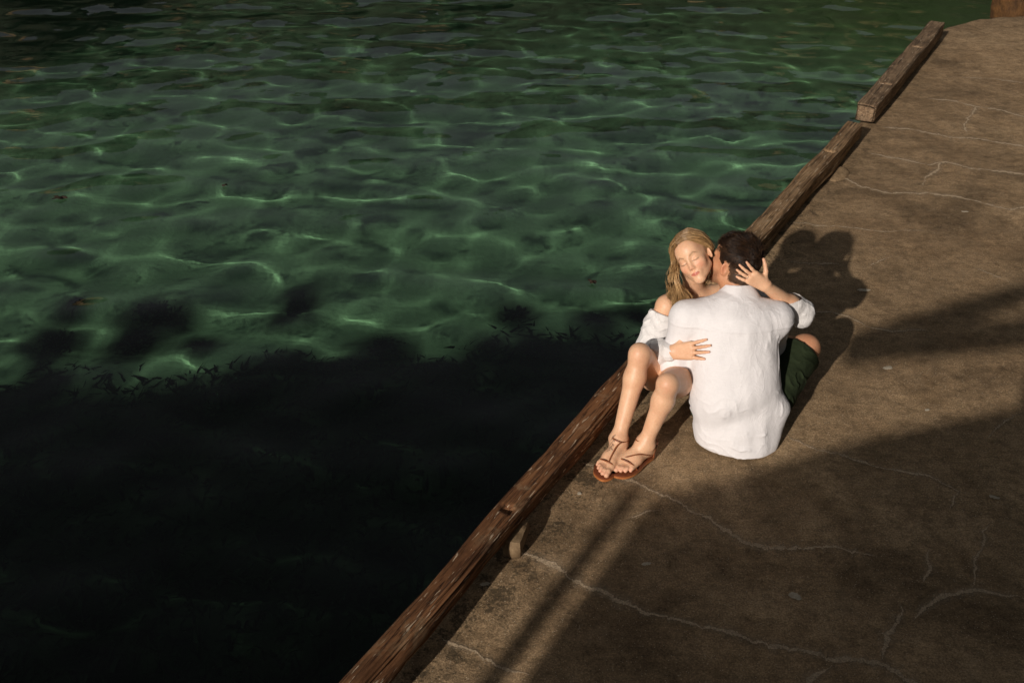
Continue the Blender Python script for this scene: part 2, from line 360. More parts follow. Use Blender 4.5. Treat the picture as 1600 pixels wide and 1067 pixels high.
def bed_z(X, Y):
    z = -1.78+.10*fbm(np.stack([X*.35, Y*.35, X*0], -1), 3, 80)
    r = np.hypot((X-5.8)/2.4, (Y-13.6)/2.8); z = z+1.15*np.exp(-r**2)
    return z
def make_bed():
    xs = spaced(-9, 7.5, .09, 600); ys = spaced(1, 18, .09, 600); X, Y = np.meshgrid(xs, ys)
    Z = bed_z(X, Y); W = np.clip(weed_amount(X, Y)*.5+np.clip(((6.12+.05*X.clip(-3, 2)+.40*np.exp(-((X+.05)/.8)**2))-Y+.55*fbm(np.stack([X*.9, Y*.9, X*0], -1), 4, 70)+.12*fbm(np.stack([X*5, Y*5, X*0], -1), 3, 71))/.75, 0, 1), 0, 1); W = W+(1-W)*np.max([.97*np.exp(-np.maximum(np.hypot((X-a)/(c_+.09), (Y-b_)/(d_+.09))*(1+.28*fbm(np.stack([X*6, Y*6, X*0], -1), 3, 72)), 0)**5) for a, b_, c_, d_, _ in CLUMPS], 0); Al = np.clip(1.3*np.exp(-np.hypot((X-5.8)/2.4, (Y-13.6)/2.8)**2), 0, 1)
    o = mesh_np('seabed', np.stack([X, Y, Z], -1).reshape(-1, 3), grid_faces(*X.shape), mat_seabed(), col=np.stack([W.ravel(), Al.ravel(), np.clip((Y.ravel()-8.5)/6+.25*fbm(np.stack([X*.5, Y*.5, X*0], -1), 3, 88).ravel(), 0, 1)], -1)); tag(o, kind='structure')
    o.cycles.is_caustics_receiver = True; return o
bed = make_bed()
def blades(cx, cy, h, width, lean, seed):
    """leafy weed blades: arrays of roots and sizes -> one mesh's vertices and faces"""
    r = np.random.default_rng(seed); n = len(cx); k = 4; t = np.linspace(0, 1, k)
    az = r.uniform(0, 6.28, n); ln = lean*r.uniform(.4, 1.4, n); tw = r.uniform(0, 6.28, n)
    z0 = bed_z(cx, cy)-.02
    P = np.stack([cx[:, None]+np.cos(az)[:, None]*ln[:, None]*t**2, cy[:, None]+np.sin(az)[:, None]*ln[:, None]*t**2, z0[:, None]+h[:, None]*t*(1-.25*t)], -1)
    wd = width[:, None]*np.array([.35, 1, .9, .12])[None]; sx = np.stack([np.cos(tw), np.sin(tw), 0*tw], -1)[:, None]*wd[..., None]
    v = np.stack([P-sx, P+sx], 2).reshape(-1, 3); b = (np.arange(n)*k*2)[:, None, None]; i = (np.arange(k-1)*2)[None, :, None]
    f = (b+i+np.array([0, 1, 3, 2])[None, None]).reshape(-1, 4); return v, f
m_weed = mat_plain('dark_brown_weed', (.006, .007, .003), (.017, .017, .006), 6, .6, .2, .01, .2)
def make_weed():
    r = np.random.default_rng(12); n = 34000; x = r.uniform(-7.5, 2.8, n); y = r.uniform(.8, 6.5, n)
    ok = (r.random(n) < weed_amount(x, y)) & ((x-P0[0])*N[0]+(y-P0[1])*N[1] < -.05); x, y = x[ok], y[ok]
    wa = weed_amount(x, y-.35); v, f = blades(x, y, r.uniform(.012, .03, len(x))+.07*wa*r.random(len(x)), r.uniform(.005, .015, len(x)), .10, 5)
    o = mesh_np('weed_bed', v, f, m_weed); tag(o, 'dark weed covering the sea bottom beside the pier', 'seaweed', kind='stuff'); return o
make_weed()
for k, (x, y, rx, ry, lab) in enumerate(CLUMPS):
    r = np.random.default_rng(200+k); n = int(1500*rx*ry/.04)+80; a = r.uniform(0, 6.28, n); q = np.sqrt(r.random(n))*(1+.25*vnoise(np.stack([np.cos(a)*1.5, np.sin(a)*1.5, a*0+k], -1), 9))
    px_ = x+np.cos(a)*q*rx; py_ = y+np.sin(a)*q*ry
    v, f = blades(px_, py_, r.uniform(.02, .07, n)*np.clip(1.25-q*1.15, .10, 2), r.uniform(.005, .014, n), .05, 300+k)
    c = np.array([x, y, bed_z(np.array([x]), np.array([y]))[0]])
    o = mesh_np('seaweed_clump', v-c, f, m_weed); o.location = c; tag(o, lab, 'seaweed', 'weed clumps on the sand')

# ---------------------------------------------------------------- far wooded shore that the water mirrors, added sky-blocking trees, rock past the pier end
def make_shore():
    r = np.random.default_rng(8); V = []; F = []; C = []; off = 0
    for k in range(760):
        a = r.uniform(-1.15, 1.0); dist = r.uniform(52, 92); x = math.sin(a)*dist; y = math.cos(a)*dist
        base = (dist-52)*.36; R = r.uniform(1.8, 3.8); hgt = r.uniform(1.0, 1.9)*R
        u = np.linspace(0, 2*math.pi, 11)[:-1]; w = np.linspace(-.5*math.pi, .5*math.pi, 7); U, Wd = np.meshgrid(u, w, indexing='ij')
        d = np.stack([np.cos(U)*np.cos(Wd), np.sin(U)*np.cos(Wd), np.sin(Wd)], -1); rr = 1+.35*fbm(d*1.9+k*3.1, 3, 90)
        q = d*rr[..., None]*np.array([R, R, hgt])+np.array([x, y, base+hgt*.8])
        n_, m_ = U.shape; i = np.arange(n_*m_).reshape(n_, m_); j = np.roll(i, -1, 0)
        F.append(np.stack([i[:, :-1], j[:, :-1], j[:, 1:], i[:, 1:]], -1).reshape(-1, 4)+off); V.append(q.reshape(-1, 3)); off += n_*m_
    for k in range(430):                                                     # unseen trees added beside and behind the camera to cut sky light
        a = r.uniform(.98, 3.30) if k < 330 else r.uniform(4.25, 5.10); dist = r.uniform(14, 30) if k < 330 else r.uniform(24, 40); R = r.uniform(1.5, 2.8); hgt = r.uniform(1.1, 2.0)*R; base = (dist-13)*.75-1
        x = math.sin(a)*dist; y = math.cos(a)*dist
        q = d*rr[..., None]*np.array([R, R, hgt])+np.array([x, y, base+hgt*.6]); F.append(F[0]-F[0].min()+off); V.append(q.reshape(-1, 3)); off += n_*m_
    t = NT('far_foliage'); c = t.coord(); n = t.noise(c, 1.2, 5, .7)
    m = t.done(t.bsdf(t.mix(t.ramp(t.noise(c, .22, 3, .6), [(.60, 0), (.68, 1)]), t.mix(n, (.008, .014, .005), (.028, .038, .013)), (.30, .20, .10)), .8, t.bump(n, 1, .6)))
    o = mesh_np('far_wood_and_sky_blockers', np.concatenate(V), np.concatenate(F), m); tag(o, 'dark green wood mirrored in the ripples, with unseen trees added to dim the sky light', 'wood', kind='stuff')
    a = np.linspace(-1.3, 1.2, 80); rr = np.array([49, 51, 56, 70, 95, 130.]); zz = np.array([-1.5, .3, 2.0, 6.5, 15.5, 17])
    A, Rr = np.meshgrid(a, rr, indexing='ij'); Zz = np.broadcast_to(zz, A.shape)*(1+.12*fbm(np.stack([A*6, Rr*.05, A*0], -1), 3, 95)); Rq = Rr+3*fbm(np.stack([A*9, A*0, A*0+3], -1), 3, 96)
    v = np.stack([np.sin(A)*Rq, np.cos(A)*Rq, Zz], -1).reshape(-1, 3)
    o = mesh_np('far_shore', v, grid_faces(*A.shape)[:, ::-1], mat_plain('shore_earth_and_rock', (.05, .045, .022), (.30, .20, .11), .35, .9, .5, .3)); tag(o, kind='structure')
make_shore()
m_rock = mat_plain('rusty_brown_rock', (.030, .016, .008), (.15, .07, .022), 7, .8, 1, .03)
block('boulder', 6.42, 12.75, -.14, .74, .55, .66, .3, m_rock, 17, 'rust-brown boulder in the shallows just past the end of the pier', 'boulder')

# ---------------------------------------------------------------- terrace wall and rail behind the viewpoint (they shade the pier)
def box_v(lo, hi):
    lo = np.array(lo); hi = np.array(hi); v = np.array([[x, y, z] for x in (lo[0], hi[0]) for y in (lo[1], hi[1]) for z in (lo[2], hi[2])], float)
    return v, np.array([[0, 1, 3, 2], [4, 6, 7, 5], [0, 4, 5, 1], [2, 3, 7, 6], [0, 2, 6, 4], [1, 5, 7, 3]])
def make_wall():
    A = np.array([-1.783, -.83]); U = np.array([.949, .317]); Pn = np.array([-.317, .949])
    def pl(q): q = np.asarray(q, float); return np.c_[A+q[:, :1]*U+q[:, 1:2]*Pn, q[:, 2]]
    L, T, Hh = 8.0, .35, 1.91; k = 140; u = np.linspace(0, L, k)
    top = Hh+.04*vnoise(np.stack([u*.9, u*0, u*0], -1), 40)
    V = []; 
    for d, z in ((0, 0*u-.05), (0, top), (-T, top), (-T, 0*u-.05)): V.append(pl(np.c_[u, 0*u+d, z]))
    v = np.stack(V, 1).reshape(-1, 3); i = np.arange(k*4).reshape(k, 4); f = np.stack([i[:-1, :], np.roll(i, -1, 1)[:-1], np.roll(i, -1, 1)[1:], i[1:, :]], -1).reshape(-1, 4)
    f = np.concatenate([f, [[0, 3, 2, 1], list(i[-1])]])
    o = mesh_np('terrace_wall', v, f, m_lump, smooth=False); tag(o, 'rough concrete terrace wall the viewpoint looks over', 'wall')
    r = empty('railing', (float(A[0]), float(A[1]), 0)); tag(r, 'timber handrail on thin posts above the terrace wall', 'railing')
    def tube(name, a, b, rad, seed):
        o = timber(name, a, b, rad, rad, 2.0, m_mid, seed, .004, nu=60); o.parent = r; o.location = Vector(o.location)-r.location
    q = pl([[.46, -.12, 2.42], [1.9, -.12, 2.58]]); tube('brace', q[0], q[1], .12, 73)
    q = pl([[1.80, -.12, 2.57], [8, -.12, 2.66]]); tube('handrail', q[0], q[1], .12, 71)
    q = pl([[.48, -.12, 2.40], [1.76, -.12, 2.31]]); tube('lower_rail', q[0], q[1], .14, 72)
    for k_, uu in enumerate((1.78, 3.6, 5.5, 7.4)):
        q = pl([[uu, -.12, 1.8], [uu, -.12, 2.56]]); tube('post', q[0], q[1], .085, 80+k_)
    q = pl([[-.19, -.05, -.02], [-.19, -.05, 1.96]]); 
    o = timber('mooring_post', q[0], q[1], .07, .07, 2.0, m_mid, 90, .004, nu=80); tag(o, 'slim timber post standing at the end of the terrace wall', 'post')
make_wall()

# ---------------------------------------------------------------- small litter: leaves afloat, spots on the concrete
m_leaf = mat_plain('dead_leaf', (.012, .007, .004), (.032, .018, .010), 40, .6, .3, .004)
for k, (x, y, sz, lab) in enumerate([(-3.51, 7.18, 0.07, 'small dark leaf afloat over the open sand past the round weed clump'), (-3.80, 11.40, 0.09, 'dark leaf drifting among the mirrored ripples far from the pier'), (-2.29, 7.42, 0.03, 'tiny brown leaf afloat over the sand beyond the weed clumps'), (0.53, 5.79, 0.04, 'small dark leaf afloat close to the blonde hair')]):
    a = np.linspace(0, 2*math.pi, 20, endpoint=False); r = np.random.default_rng(400+k); rad = (.55+.45*np.abs(np.cos(a*2.5+k)))*(1+.12*r.normal(0, 1, 20)); rr = np.stack([np.cos(a)*rad*sz, np.sin(a)*rad*sz*.6, .006*np.sin(a*3+k)], -1)
    v = np.concatenate([rr, rr*np.array([.45, .45, 1])+np.array([0, 0, .006]), [[0, 0, .008]]]); i = np.arange(20); j = np.roll(i, -1)
    f = np.concatenate([np.stack([i, j, j+20], -1), np.stack([i, j+20, i+20], -1), np.stack([i+20, j+20, 0*i+40], -1)])
    o = mesh_np('floating_leaf', v, f, m_leaf); o.location = (x, y, SEA+.012); o.rotation_euler = (0, 0, k*1.7); tag(o, lab, 'leaf', 'dead leaves afloat')
m_spot = mat_plain('pale_dried_spot', (.34, .29, .21), (.55, .48, .37), 90, .9, .3, .003)
for k, (x, y, sz) in enumerate([(1.87, 4.16, 0.016), (-0.10, 2.68, 0.011), (2.00, 4.97, 0.02), (2.00, 3.18, 0.012), (1.04, 2.63, 0.016), (0.28, 3.20, 0.008), (1.94, 3.80, 0.008), (0.51, 2.79, 0.01), (2.99, 6.05, 0.012)]):
    a = np.linspace(0, 2*math.pi, 26, endpoint=False); r = np.random.default_rng(500+k); rad = sz*(1+.25*np.sin(a*2+k)+.14*r.normal(0, 1, 26)); z = pier_z(x, y)+.004
    v = np.concatenate([np.stack([x+np.cos(a)*rad*1.5, y+np.sin(a)*rad, 0*a+z], -1), [[x, y, z+.002]]]); i = np.arange(26)
    mesh_np('spot', v, np.stack([i, np.roll(i, -1), 0*i+26], -1), m_spot, pier)
# ---------------------------------------------------------------- implicit modelling kit for bodies and clothes
V3 = lambda *a: np.array(a, np.float32)
def unit(a): a = np.asarray(a, np.float32); return a/np.linalg.norm(a)
def smin(a, b, k):
    h = np.maximum(k-np.abs(a-b), 0)/k; return np.minimum(a, b)-h*h*k*.25
class Field:
    """dense signed-distance grid; shapes are blended in, then meshed with surface nets"""
    def __init__(s, lo, hi, h):
        s.lo = np.array(lo, np.float32); s.h = h; s.n = np.ceil((np.array(hi)-s.lo)/h).astype(int)+1
        s.a = np.full(s.n, .5, np.float32); s.ax = [s.lo[i]+h*np.arange(s.n[i], dtype=np.float32) for i in range(3)]
    def win(s, lo, hi):
        i0 = np.clip(np.floor((np.asarray(lo)-s.lo)/s.h).astype(int), 0, s.n); i1 = np.clip(np.ceil((np.asarray(hi)-s.lo)/s.h).astype(int)+1, 0, s.n)
        sl = tuple(slice(a, b) for a, b in zip(i0, i1))
        return sl, s.ax[0][sl[0]][:, None, None], s.ax[1][sl[1]][None, :, None], s.ax[2][sl[2]][None, None, :]
    def put(s, lo, hi, fn, k, mode='add'):
        pad = k+3*s.h
        sl, x, y, z = s.win(np.asarray(lo)-pad, np.asarray(hi)+pad)
        if 0 in s.a[sl].shape: return
        d = fn(x, y, z).astype(np.float32)
        if mode == 'add': s.a[sl] = smin(s.a[sl], d, k)
        else: s.a[sl] = -smin(-s.a[sl], d, k)
    def cone(s, a, b, ra, rb, k=.01, mode='add'):
        a = np.asarray(a, np.float32); b = np.asarray(b, np.float32); ba = b-a; L = float(ba@ba)+1e-9; r = max(ra, rb)
        def fn(x, y, z):
            px_, py_, pz_ = x-a[0], y-a[1], z-a[2]; t = np.clip((px_*ba[0]+py_*ba[1]+pz_*ba[2])/L, 0, 1)
            return np.sqrt((px_-t*ba[0])**2+(py_-t*ba[1])**2+(pz_-t*ba[2])**2)-(ra+(rb-ra)*t)
        s.put(np.minimum(a, b)-r, np.maximum(a, b)+r, fn, k, mode)
    def chain(s, pts, rad, k=.01):
        for i in range(len(pts)-1): s.cone(pts[i], pts[i+1], rad[i], rad[i+1], k)
    def ball(s, c, r, k=.01, mode='add'): s.cone(c, c, r, r, k, mode)
    def ell(s, c, r, R=None, k=.01, mode='add'):
        """ellipsoid; rows of R are its axes"""
        c = np.asarray(c, np.float32); r = np.asarray(r, np.float32); R = np.eye(3, dtype=np.float32) if R is None else np.asarray(R, np.float32)
        def fn(x, y, z):
            dx, dy, dz = x-c[0], y-c[1], z-c[2]; k0 = 0; k1 = 0
            for i in range(3):
                q = (dx*R[i, 0]+dy*R[i, 1]+dz*R[i, 2])/r[i]; k0 = k0+q*q; k1 = k1+(q/r[i])**2
            k0 = np.sqrt(k0)+1e-6; return k0*(k0-1)/(np.sqrt(k1)+1e-6)
        e = np.sqrt(((R*r[:, None])**2).sum(0)); s.put(c-e, c+e, fn, k, mode)
    def displace(s, fn, band=.018):
        m = np.abs(s.a) < band; i = np.argwhere(m); p = s.lo+i.astype(np.float32)*s.h; s.a[m] += fn(p).astype(np.float32)
    def blur(s, n=1):
        for _ in range(n):
            for ax in range(3):
                b = s.a.copy(); sl = [slice(None)]*3
                lo = list(sl); mi = list(sl); hi = list(sl); lo[ax] = slice(0, -2); mi[ax] = slice(1, -1); hi[ax] = slice(2, None)
                s.a[tuple(mi)] = .25*b[tuple(lo)]+.5*b[tuple(mi)]+.25*b[tuple(hi)]
    def mesh(s):
        a = s.a; ins = a < 0; n = s.n
        sm = np.zeros(n-1, np.uint8)
        for dx in (0, 1):
            for dy in (0, 1):
                for dz in (0, 1): sm += ins[dx:n[0]-1+dx, dy:n[1]-1+dy, dz:n[2]-1+dz]
        act = (sm > 0) & (sm < 8); c = np.argwhere(act); idx = np.full(n-1, -1, np.int32); idx[act] = np.arange(len(c))
        acc = np.zeros((len(c), 3), np.float32); cnt = np.zeros(len(c), np.float32)
        cor = [(dx, dy, dz) for dx in (0, 1) for dy in (0, 1) for dz in (0, 1)]
        val = [a[c[:, 0]+q[0], c[:, 1]+q[1], c[:, 2]+q[2]] for q in cor]
        for i in range(8):
            for j in range(i+1, 8):
                if sum(abs(p-q) for p, q in zip(cor[i], cor[j])) != 1: continue
                cr = (val[i] < 0) != (val[j] < 0); t = val[i]/(val[i]-val[j]+1e-12)
                p = np.array(cor[i], np.float32)+t[:, None]*(np.array(cor[j], np.float32)-np.array(cor[i], np.float32))
                acc[cr] += p[cr]; cnt[cr] += 1
        v = s.lo+(c+acc/cnt[:, None])*s.h; F = []
        for ax in range(3):
            o1, o2 = (ax+1) % 3, (ax+2) % 3; sl0 = [slice(None)]*3; sl1 = [slice(None)]*3; sl0[ax] = slice(0, -1); sl1[ax] = slice(1, None)
            ch = ins[tuple(sl0)] != ins[tuple(sl1)]; e = np.argwhere(ch)
            e = e[(e[:, o1] > 0) & (e[:, o2] > 0) & (e[:, o1] < n[o1]-1) & (e[:, o2] < n[o2]-1)]
            pos = ins[tuple(e.T)]
            def g(d1, d2):
                q = e.copy(); q[:, o1] += d1; q[:, o2] += d2; return idx[tuple(q.T)]
            f = np.stack([g(-1, -1), g(0, -1), g(0, 0), g(-1, 0)], -1); f[~pos] = f[~pos][:, ::-1]; F.append(f)
        return v, np.concatenate(F)
def frame(fwd, roll=0.0, up=(0, 0, 1)):
    """rows: left, forward, up of a head or foot looking along fwd"""
    f = unit(fwd); u = np.asarray(up, np.float32); u = unit(u-(u@f)*f); l = np.cross(u, f); c, s_ = math.cos(roll), math.sin(roll)
    return np.array([l*c+u*s_, f, u*c-l*s_], np.float32)
def hand(F, wrist, d, nrm, thumb, size=1.0, curl=(.2, .3, .25), spread=(.16, .04, -.07, -.20), rad=.0078, thumb_out=.75, kb=.012, tn=.15):
    """palm, four jointed fingers and a thumb; d = wrist to knuckles, nrm = out of the back of the hand, thumb = +1/-1 side; returns finger paths"""
    d = unit(d); nrm = unit(nrm-np.dot(nrm, d)*d); t = np.cross(d, nrm)*thumb; W = np.asarray(wrist, np.float32); S = size
    offs = (.027, .009, -.009, -.026); lens = (.070, .077, .071, .056); kn = (.084, .088, .084, .076)
    for o, kk in zip(offs, kn):                                              # palm: four metacarpals blended together
        F.cone(W+t*o*.55*S-nrm*.001, W+d*kk*S+t*o*S, .0155*S, .0118*S, kb)
    F.cone(W+t*.010*S+d*.02*S-nrm*.006*S, W+d*.055*S+t*.018*S-nrm*.010*S, .014*S, .012*S, kb)
    F.cone(W-t*.014*S+d*.02*S-nrm*.006*S, W+d*.06*S-t*.022*S-nrm*.007*S, .013*S, .011*S, kb)
    paths = []
    for o, ln, kk, sp in zip(offs, lens, kn, spread):
        p = W+d*kk*S+t*o*S; path = [p]; ang = 0.0; dd = unit(d+t*sp)
        for j, (fr, cu) in enumerate(zip((.45, .30, .25), curl)):
            ang += cu; q = p+(dd*math.cos(ang)-nrm*math.sin(ang))*ln*fr*S
            F.cone(p, q, rad*S*(1.04-.13*j), rad*S*(.95-.13*j), .004); p = q; path.append(p)
        paths.append(path)
    b = W+d*.022*S+t*.020*S-nrm*.008*S; td = unit(d*(1-thumb_out*.55)+t*thumb_out-nrm*tn)
    m1 = b+td*.036*S; td2 = unit(td+d*.35-nrm*tn); m2 = m1+td2*.030*S; td3 = unit(td2+d*.25); m3 = m2+td3*.024*S
    F.cone(b, m1, .0135*S, .0105*S, .012); F.cone(m1, m2, .0100*S, .0088*S, .004); F.cone(m2, m3, .0086*S, .0066*S, .004)
    paths.append([b, m1, m2, m3]); return paths
def tubes(P, R, sides=4):
    """P (n,m,3) centre lines, R (n,m) radii -> quads"""
    P = np.asarray(P, np.float32); n, m, _ = P.shape; T = np.gradient(P, axis=1); T /= np.linalg.norm(T, axis=2, keepdims=True)+1e-9
    ref = np.where(np.abs(T[..., 2:3]) < .9, V3(0, 0, 1), V3(1, 0, 0)); A = np.cross(T, ref); A /= np.linalg.norm(A, axis=2, keepdims=True)+1e-9; B = np.cross(T, A)
    th = np.arange(sides)*2*math.pi/sides
    v = P[:, :, None]+R[..., None, None]*(A[:, :, None]*np.cos(th)[None, None, :, None]+B[:, :, None]*np.sin(th)[None, None, :, None])
    i = np.arange(n*m*sides).reshape(n, m, sides); j = np.roll(i, -1, 2)
    f = np.stack([i[:, :-1], j[:, :-1], j[:, 1:], i[:, 1:]], -1).reshape(-1, 4); return v.reshape(-1, 3), f
def spline(C, m):
    """Catmull-Rom through C (n,k,3) -> (n,m,3)"""
    C = np.asarray(C, np.float32); C = np.concatenate([2*C[:, :1]-C[:, 1:2], C, 2*C[:, -1:]-C[:, -2:-1]], 1); k = C.shape[1]-3
    u = np.linspace(0, k-1e-5, m); i = u.astype(int); t = (u-i)[None, :, None]; a, b, c, d = C[:, i], C[:, i+1], C[:, i+2], C[:, i+3]
    return .5*(2*b+(c-a)*t+(2*a-5*b+4*c-d)*t*t+(3*b-a-3*c+d)*t**3)
def mat_skin(name, rough=.45):
    t = NT(name); c = t.coord(); n = t.noise(c, 60, 4, .6); n2 = t.noise(c, 14, 3, .6); col = t.attr('col')
    col = t.mix(1, col, t.ramp(n2, [(.25, (.90, .80, .76)), (.75, (1.06, 1.07, 1.06))]), 'MULTIPLY'); col = t.mix(1, col, t.ramp(t.noise(c, 130, 4, .7), [(.3, (.93, .89, .87)), (.7, (1.05, 1.05, 1.05))]), 'MULTIPLY')
    return t.done(t.bsdf(col, rough, t.bump(n, .22, .003), Specular_IOR_Level=.35, Subsurface_Weight=.12, Subsurface_Radius=(1.0, .35, .2), Subsurface_Scale=.008))
def mat_hair(name, rough=.38, spec=.5):
    t = NT(name); return t.done(t.bsdf(t.attr('col'), rough, Specular_IOR_Level=spec))
def mat_cloth(name, color, rough=.85, trans=0.0, sheen=.15):
    t = NT(name); c = t.coord(); n = t.noise(c, 9, 4, .6)
    sl = t.noise(t.coord((1, 1, .06)), 420, 3, .6); sl2 = t.noise(t.coord((.06, .06, 1)), 420, 3, .6)   # linen slubs
    cr = t.noise(c, 34, 5, .62, 1.2)
    col = t.mix(t.ramp(n, [(.3, 0), (.7, 1)]), tuple(x*.95 for x in color), color)
    col = t.mix(1, col, t.ramp(t.math('ADD', t.math('MULTIPLY', sl, .5), t.math('MULTIPLY', sl2, .5)), [(.35, .93), (.6, 1.0)]), 'MULTIPLY')
    rg = t.math('SUBTRACT', 1.0, t.math('ABSOLUTE', t.math('SUBTRACT', t.math('MULTIPLY', t.noise(t.coord((1, 1, .55)), 13, 3, .5, .8), 2.0), 1.0)))   # sharp little creases
    rg = t.math('POWER', rg, 9.0)
    h = t.math('ADD', t.math('MULTIPLY', t.math('ADD', sl, sl2), .22), t.math('ADD', t.math('MULTIPLY', cr, .7), t.math('MULTIPLY', rg, .55)))
    nb = t.bump(h, .28, .006); sh = t.bsdf(col, rough, nb, Specular_IOR_Level=.15, Sheen_Weight=sheen)
    if trans:
        tr = t.n('BsdfTranslucent', i0=col); t.t.links.new(nb, tr.inputs['Normal']); sh = t.n('MixShader', i0=trans, i1=sh, i2=tr.outputs[0]).outputs[0]
    return t.done(sh)
def head(F, c, M, S, female):
    """skull, face and ears; c = middle of the head, rows of M = left, forward, up"""
    c = np.asarray(c, np.float32); L = lambda l, f, u: c+(M[0]*l+M[1]*f+M[2]*u)*S
    F.ell(L(0, -.016, .030), np.array([.074, .092, .083])*S, M, .01)
    F.ell(L(0, .022, -.028), np.array([.058, .066, .080])*S, M, .03)
    F.ell(L(0, .050, .045), np.array([.046, .030, .036])*S, M, .03)                            # forehead
    j = .045 if female else .053
    for s_ in (-1, 1):
        F.cone(L(s_*j, .004, -.060), L(s_*.013, .064, -.100), .020*S, .015*S, .028)
        F.ell(L(s_*.037, .053, -.031), np.array([.024, .022, .022])*S, M, .026)
        if not female: F.cone(L(s_*.012, .086, .016), L(s_*.046, .066, .018), .009*S, .008*S, .014)
        F.ell(L(s_*.031, .0935, -.003), np.array([.016, .011, .009])*S, M, .020, 'sub')      # socket
        F.ell(L(s_*.031, .0660, -.007), np.array([.0175, .0165, .0130])*S, M, .006)          # closed lid over the eyeball
        F.cone(L(s_*.0085, .0885, -.0395), L(s_*.0095, .083, -.039), .0056*S, .005*S, .007)   # nostril wing
        e = L(s_*.0755, -.012, -.014); Er = frame(M[0]*s_*.55-M[1]*.60, 0, M[2])                # ear: dished oval with a rim
        F.ell(e, np.array([.017, .0065, .030])*S, Er, .005)
        F.ell(e+Er[1]*.006*S+Er[2]*.003*S, np.array([.0095, .0055, .019])*S, Er, .005, 'sub')
    F.ell(L(0, .070, -.103), np.array([.017, .014, .014])*S, M, .020)                          # chin
    F.cone(L(0, .083, .004), L(0, .0955, -.034), .0058*S, .0076*S, .014)                       # nose
    F.ell(L(0, .073, -.066), np.array([.028, .014, .020])*S, M, .016)                          # mouth mound
    for s_ in (-1, 1):
        F.cone(L(s_*.021, .0775, -.0670), L(0, .0865, -.0630), .0028*S, .0040*S, .005); F.cone(L(s_*.019, .0780, -.0700), L(0, .0860, -.0730), .0028*S, .0046*S, .005)
    F.cone(L(-.023, .083, -.0680), L(.023, .083, -.0680), .0008*S, .0008*S, .004, 'sub')
    F.ell(L(0, .089, -.052), np.array([.004, .006, .009])*S, M, .006, 'sub')                   # philtrum
def head_coords(v, c, M, S): return ((v-c)@M.T)/S
def soft(x, a, b): t = np.clip((x-a)/(b-a), 0, 1); return t*t*(3-2*t)
def paint(col, mask, rgb): col += mask[:, None]*(np.array(rgb, np.float32)-col)
def paint_face(col, v, c, M, S, lips, brow, lash, blush):
    q = head_coords(v, c, M, S); near = np.linalg.norm(q, axis=1) < .15; q = q[near]; cc = col[near]; l, f, u = q.T; al = np.abs(l); fr = soft(f, .045, .062)
    paint(cc, .45*fr*np.exp(-((al-.042)/.020)**2-((u+.038)/.020)**2), blush)
    paint(cc, .30*fr*np.exp(-(al/.010)**2-((u+.034)/.010)**2), blush)
    top = -.0640+.0035*np.exp(-((al-.006)/.005)**2)-.0012*(al/.02)**2-.16*np.maximum(al-.008, 0); bot = -.0790+.30*np.maximum(al-.004, 0)
    paint(cc, .82*fr*soft(u, bot-.0015, bot+.002)*soft(-u, -top-.0015, -top+.002)*soft(-al, -.0245, -.019), lips)
    paint(cc, .7*fr*np.exp(-((u+.0680+.0022*np.cos(al*240))/.0018)**2)*soft(-al, -.026, -.019), tuple(x*.45 for x in lips))
    by = .0165+.010*np.clip((al-.014)/.022, 0, 1)-.016*np.clip((al-.036)/.022, 0, 1)
    paint(cc, .75*fr*np.exp(-((u-by)/.0034)**2)*soft(al, .012, .018)*soft(-al, -.054, -.044), brow)
    ly = -.0100-.0040*np.cos((al-.031)/.0165*1.3)+.0025
    paint(cc, .80*soft(f, .03, .05)*np.exp(-((u-ly)/.0024)**2)*soft(al, .013, .017)*soft(-al, -.051, -.046), lash)
    paint(cc, .22*soft(f, .03, .05)*np.exp(-((u-.004)/.004)**2)*soft(al, .014, .02)*soft(-al, -.050, -.042), tuple(x*.7 for x in blush))
    col[near] = cc
# ---------------------------------------------------------------- the two people
# skeletons, in metres, standing on the pier (z = 0)
MAN = dict(pel=V3(1.00, 3.605, .135), lum=V3(.97, 3.60, .28), chest=V3(.95, 3.675, .455), up=V3(.95, 3.725, .56), neck=V3(.965, 3.765, .625), nt=V3(.965, 3.81, .69), head=V3(.959, 3.835, .751),
           shl=V3(.76, 3.71, .545), shr=V3(1.135, 3.71, .545), ell=V3(.715, 3.69, .325), wrl=V3(.80, 3.97, .30), elr=V3(1.165, 3.83, .34), wrr=V3(.97, 4.03, .36),
           hipl=V3(.91, 3.63, .13), hipr=V3(1.09, 3.63, .13), knl=V3(.985, 4.03, .20), anl=V3(1.06, 4.38, .075), knr=V3(1.335, 3.86, .295), anr=V3(1.19, 4.16, .085))
WOM = dict(pel=V3(.735, 3.855, .155), waist=V3(.755, 3.885, .30), chest=V3(.785, 3.915, .43), up=V3(.81, 3.925, .51), neck=V3(.815, 3.915, .575), nt=V3(.790, 3.885, .675), head=V3(.783, 3.860, .764),
           shr=V3(.690, 3.875, .512), shl=V3(.985, 3.945, .545), elr=V3(.614, 3.805, .305), wrr=V3(.693, 3.641, .415), ell=V3(1.270, 3.815, .515), wrl=V3(1.077, 3.735, .690),
           hipr=V3(.665, 3.865, .15), hipl=V3(.80, 3.82, .16), knr=V3(.547, 3.60, .432), knl=V3(.652, 3.455, .375), anr=V3(.462, 3.456, .092), anl=V3(.574, 3.422, .092))
M_M = frame(V3(-.635, .769, .078), .163); M_W = frame(V3(-.42, -.88, .20), .66)
man = empty('person', (1.0, 3.6, 0)); tag(man, 'dark-haired person in a white linen shirt and dark green shorts sitting back turned', 'person')
woman = empty('person', (.72, 3.85, 0)); tag(woman, 'blonde person with closed eyes in a white off-shoulder blouse, hugging, wearing strappy sandals', 'person')
def under(o, p): o.location = Vector(o.location)-Vector(p.location); o.parent = p; return o

